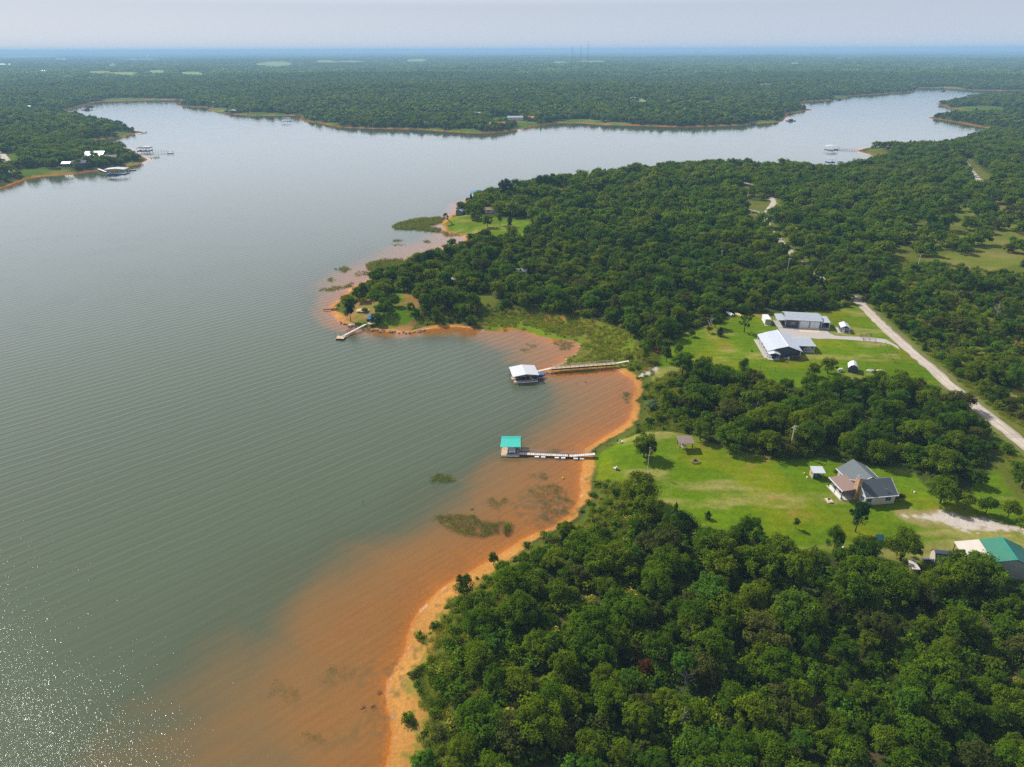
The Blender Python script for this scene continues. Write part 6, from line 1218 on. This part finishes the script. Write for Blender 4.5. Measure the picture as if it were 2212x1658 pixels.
def dock_far(f, zx, zy, w, d_, rz, roofm, lb, piers=None, z0=2.6, deckm='wood_dark', gable=True):
    x, y = f(zx, zy, 0); e = empty('boathouse', x, y, 0, rz, lb, 'boathouse')
    if gable: a, b = gable_roof(-.5, w+.5, w/2, -.5, d_+.5, z0, z0, z0+.8, .15); join(a, b).build('roof', roofm, e)
    else: MB().slab([(-.5, -.5, z0), (w+.5, -.5, z0), (w+.5, d_+.5, z0+.5), (-.5, d_+.5, z0+.5)], .15).build('roof', roofm, e)
    MB().box(0, w, 0, 1.3, .1, .6).box(0, 1.2, 1.3, d_, .1, .6).box(w-1.2, w, 1.3, d_, .1, .6).build('deck', deckm, e)
    for px_ in (.2, w/2, w-.2):
        for py_ in (.2, d_-.2): MB().box(px_-.1, px_+.1, py_-.1, py_+.1, .5, z0).build('post', 'trim', e)
    return e
def walkway(p, q, lb, w=1.3, z=.8, m='wood', rail=False, name='walkway', pil=6):
    p = Vector((*p, 0)); q = Vector((*q, 0)); L_ = (q-p).length; e = empty(name, p.x, p.y, 0, math.degrees(math.atan2(q.y-p.y, q.x-p.x)), lb, 'walkway')
    MB().box(0, L_, -w/2, w/2, z-.2, z).build('deck', m, e)
    for i in range(pil+1): MB().tube((L_*i/pil, w/2+.1, -1.5), (L_*i/pil, w/2+.1, z+(1.6 if rail else .4)), .13, n=5).build('pile', 'pipe', e)
    if rail: MB().tube((0, w/2+.1, z+1.0), (L_, w/2+.1, z+1.0), .05, n=4).build('handrail', 'trim', e)
    return e
dock_far(R3, 938, 716, 13, 9, 0, 'roof_bright', 'boathouse with a white roof and dark skirt off the grassy cape', z0=4.5, deckm='navy')
boat(*R3(965, 719), 0.05, 90, 'yellow', 'small yellow and white boat moored beside the far white-roofed boathouse', 4.5)
walkway(R3(1000, 712), R3(1130, 720), 'long low walkway from the grassy cape to its boathouse', 1.6, .8, 'wood', True, pil=8)
dock_far(R3, 940, 797, 8, 7, 0, 'roof_white', 'open frame swim dock showing over the treetops', z0=4.0, deckm='navy', gable=False)
boat(*R3(1020, 796), 0.1, 80, 'teal_tarp', 'green covered boat moored right of the swim dock behind the treetops', 6, 2.4, 'teal_tarp')
dock_far(Z4, 1300, 298, 12, 9, 0, 'blue_tarp', 'blue-roofed boathouse at the wooded shore', z0=3.6, deckm='trim')
for q, (zx, zy, lb) in enumerate([(1412, 296, 'left one of two small watercraft beside the blue-roofed boathouse'), (1440, 296, 'right one of two small watercraft beside the blue-roofed boathouse')]): boat(*Z4(zx, zy, 0), .1, 20, 'white', lb, 3.0, 1.2, 'dark')
dock_far(ZL, 860, 785, 19, 11, 4, 'roof_white', 'wide boathouse with a pale roof and blue boats on the left peninsula', z0=5.2, deckm='navy')
boat(*ZL(930, 792, 0), .2, 80, 'navy', 'left of two blue covered boats in the wide boathouse of the left peninsula', 7, 3, 'navy'); boat(*ZL(1030, 790, 0), .2, 80, 'navy', 'right of two blue covered boats in the wide boathouse of the left peninsula', 7, 3, 'navy')
walkway(ZL(750, 706, 0), ZL(880, 755, 0), 'pale gangway to the wide boathouse on the left peninsula', 2, 1.6, 'trim')
dock_far(ZL, 1385, 392, 15, 10, 0, 'shingle_dark', 'dark boathouse at the tip of the left peninsula', z0=3.6, deckm='dark', gable=False)
e = dock_far(ZL, 1490, 388, 8, 7, 0, 'steel', 'open dock frame beside the dark boathouse at the tip of the left peninsula', z0=4.6, deckm='dark', gable=False)
walkway(ZL(1470, 440, 0), ZL(1885, 408, 0), 'long thin pier on piles at the tip of the left peninsula', 1.4, 1.6, 'wood_pale', True, pil=9)
e = empty('swim_platform', *ZL(1885, 430, 0), 0, 0, 'railed swim platform at the end of the long thin pier', 'platform'); MB().box(0, 6.5, 0, 4, .3, .9).build('deck', 'wood_pale', e)
for a in ((.2, .2), (6.3, .2), (.2, 3.8), (6.3, 3.8)): MB().tube((*a, -1), (*a, 3.2), .15, n=5).build('pole', 'pipe', e)
MB().tube((.2, .2, 2.0), (6.3, .2, 2.0), .1, n=4).build('handrail', 'trim', e)
for zx, zy, L2, m, lb in ((1320, 708, 6.0, 'wood_y', 'orange topped raft moored off the left peninsula'), (1245, 722, 3.5, 'dark', 'small dark raft beside the orange topped one')):
    e = empty('raft', *ZL(zx, zy, 0), 0, 5, lb, 'raft'); MB().box(-L2/2, L2/2, -1.2, 1.2, 0, .6).build('float', 'dark', e); MB().box(-L2/2, L2/2, -1.2, 1.2, .6, .8).build('deck', m, e); MB().box(-L2/2, -L2/2+.5, -1, 1, .8, 1.6).build('box', m, e)
dock_far(FP, 608, 263.5, 14, 10, 0, 'green_roof', 'small green-roofed boathouse off the far point', z0=5.5, deckm='trim')
walkway(P(621, 263, 0), P(652, 262.5, 0), 'thin walkway joining the green-roofed boathouse to the far point', 2, 1, 'wood_dark')
dock_far(R1, 1480, 480, 14, 10, 0, 'roof_bright', 'white-roofed boathouse under the trees of the far shore', z0=6, deckm='dark')
for px_, py_, w_, lb in ((188, 238.5, 22, 'dark dock lying nearest in the far left bay'), (190, 232.5, 16, 'dark dock left of the railed one in the far left bay'), (197, 231.5, 14, 'dark dock at the mouth of the far left bay'), (1813, 216.5, 16, 'low dock on the far right shore'), (1705, 248, 10, 'short dark dock below the orange cape'), (1708, 262, 16, 'low grey dock beside the far green lawn'), (1625, 270.5, 18, 'long pale dock on the far shore lawn'), (1890, 202, 16, 'dark dock in the far right arm of the lake'), (2035, 192, 18, 'pale dock far up the right arm of the lake'), (2038, 198, 12, 'small dark raft far up the right arm of the lake'), (250, 265.5, 12, 'small dock beside the second left peninsula')):
    e = empty('far_dock', *P(px_, py_, 0), 0, 0, lb, 'dock'); MB().box(-w_/2, w_/2, -2, 2, .1, 1.0).build('deck', 'wood_dark', e); MB().box(-w_*.2, w_*.2, -1.5, 1.5, 1.0, 3.0).build('lift', 'shingle_dark', e)
# ------------------------------------------------------------ sky, sun, haze, camera
w = bpy.data.worlds.new('World'); SC.world = w; w.use_nodes = True; N, L = w.node_tree.nodes, w.node_tree.links; bg = N['Background']
sky = N.new('ShaderNodeTexSky'); sky.sky_type = 'NISHITA'; sky.sun_disc = False; sky.sun_elevation = R(42); sky.sun_rotation = R(-49); sky.air_density = 1.0; sky.dust_density = 1.2; sky.ozone_density = 1.5; sky.altitude = 300
# thin overcast veil, greyer blue overhead; unseen bright belt added to lift water reflections
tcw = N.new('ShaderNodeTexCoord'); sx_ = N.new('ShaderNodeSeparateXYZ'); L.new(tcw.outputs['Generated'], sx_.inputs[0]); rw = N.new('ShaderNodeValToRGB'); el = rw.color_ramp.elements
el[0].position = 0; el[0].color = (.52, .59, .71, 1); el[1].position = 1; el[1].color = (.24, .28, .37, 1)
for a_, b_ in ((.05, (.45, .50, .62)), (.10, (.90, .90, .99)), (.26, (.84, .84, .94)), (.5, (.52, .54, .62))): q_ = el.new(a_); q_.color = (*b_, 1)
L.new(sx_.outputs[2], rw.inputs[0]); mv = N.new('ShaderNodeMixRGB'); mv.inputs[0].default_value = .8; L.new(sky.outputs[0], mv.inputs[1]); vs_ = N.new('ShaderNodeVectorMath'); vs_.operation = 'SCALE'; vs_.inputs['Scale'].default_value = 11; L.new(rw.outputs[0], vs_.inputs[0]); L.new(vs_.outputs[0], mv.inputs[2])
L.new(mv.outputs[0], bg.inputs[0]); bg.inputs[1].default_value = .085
sl = bpy.data.lights.new('sun', 'SUN'); sl.energy = 4.9; sl.angle = R(.55); sl.color = (1, .94, .84); so = bpy.data.objects.new('sun', sl); COL.objects.link(so)
sd = Vector((-math.sin(R(49))*math.cos(R(42)), math.cos(R(49))*math.cos(R(42)), math.sin(R(42)))); so.rotation_euler = sd.to_track_quat('Z', 'Y').to_euler(); so.location = sd*500
HAZE = True
if HAZE:
    hb = MB().box(-37000, 37000, -2000, 37000, -12, 136).build('haze', 'white'); hm_, nt, N, L, B = mat('haze_air'); N.remove(B)
    pv_ = N.new('ShaderNodeVolumePrincipled'); pv_.inputs['Color'].default_value = (.36, .60, .88, 1); pv_.inputs['Density'].default_value = 1.25e-4; pv_.inputs['Anisotropy'].default_value = 0
    L.new(pv_.outputs[0], N['Material Output'].inputs['Volume']); hb.data.materials.clear(); hb.data.materials.append(hm_); hb['kind'] = 'stuff'; hb['label'] = 'thin blue haze over the lake country'
cam = bpy.data.cameras.new('camera'); co = bpy.data.objects.new('camera', cam); COL.objects.link(co); SC.camera = co
cam.sensor_width = 36; cam.sensor_fit = 'HORIZONTAL'; cam.lens = 36*F/2212; cam.clip_start = .5; cam.clip_end = 120000
mw = Matrix([[RT[0], UP[0], -FW[0], 0], [RT[1], UP[1], -FW[1], 0], [RT[2], UP[2], -FW[2], H], [0, 0, 0, 1]]); co.matrix_world = mw
v = SC.view_settings; v.view_transform = 'Standard'; v.look = 'None'; v.exposure = 0.36; v.gamma = 1; v.use_curve_mapping = False
cy = SC.cycles; cy.use_denoising = False; cy.max_bounces = 6; cy.diffuse_bounces = 2; cy.glossy_bounces = 2; cy.transmission_bounces = 2; cy.transparent_max_bounces = 8; cy.volume_bounces = 1
cy.caustics_reflective = False; cy.caustics_refractive = False; cy.sample_clamp_indirect = 4; cy.sample_clamp_direct = 9
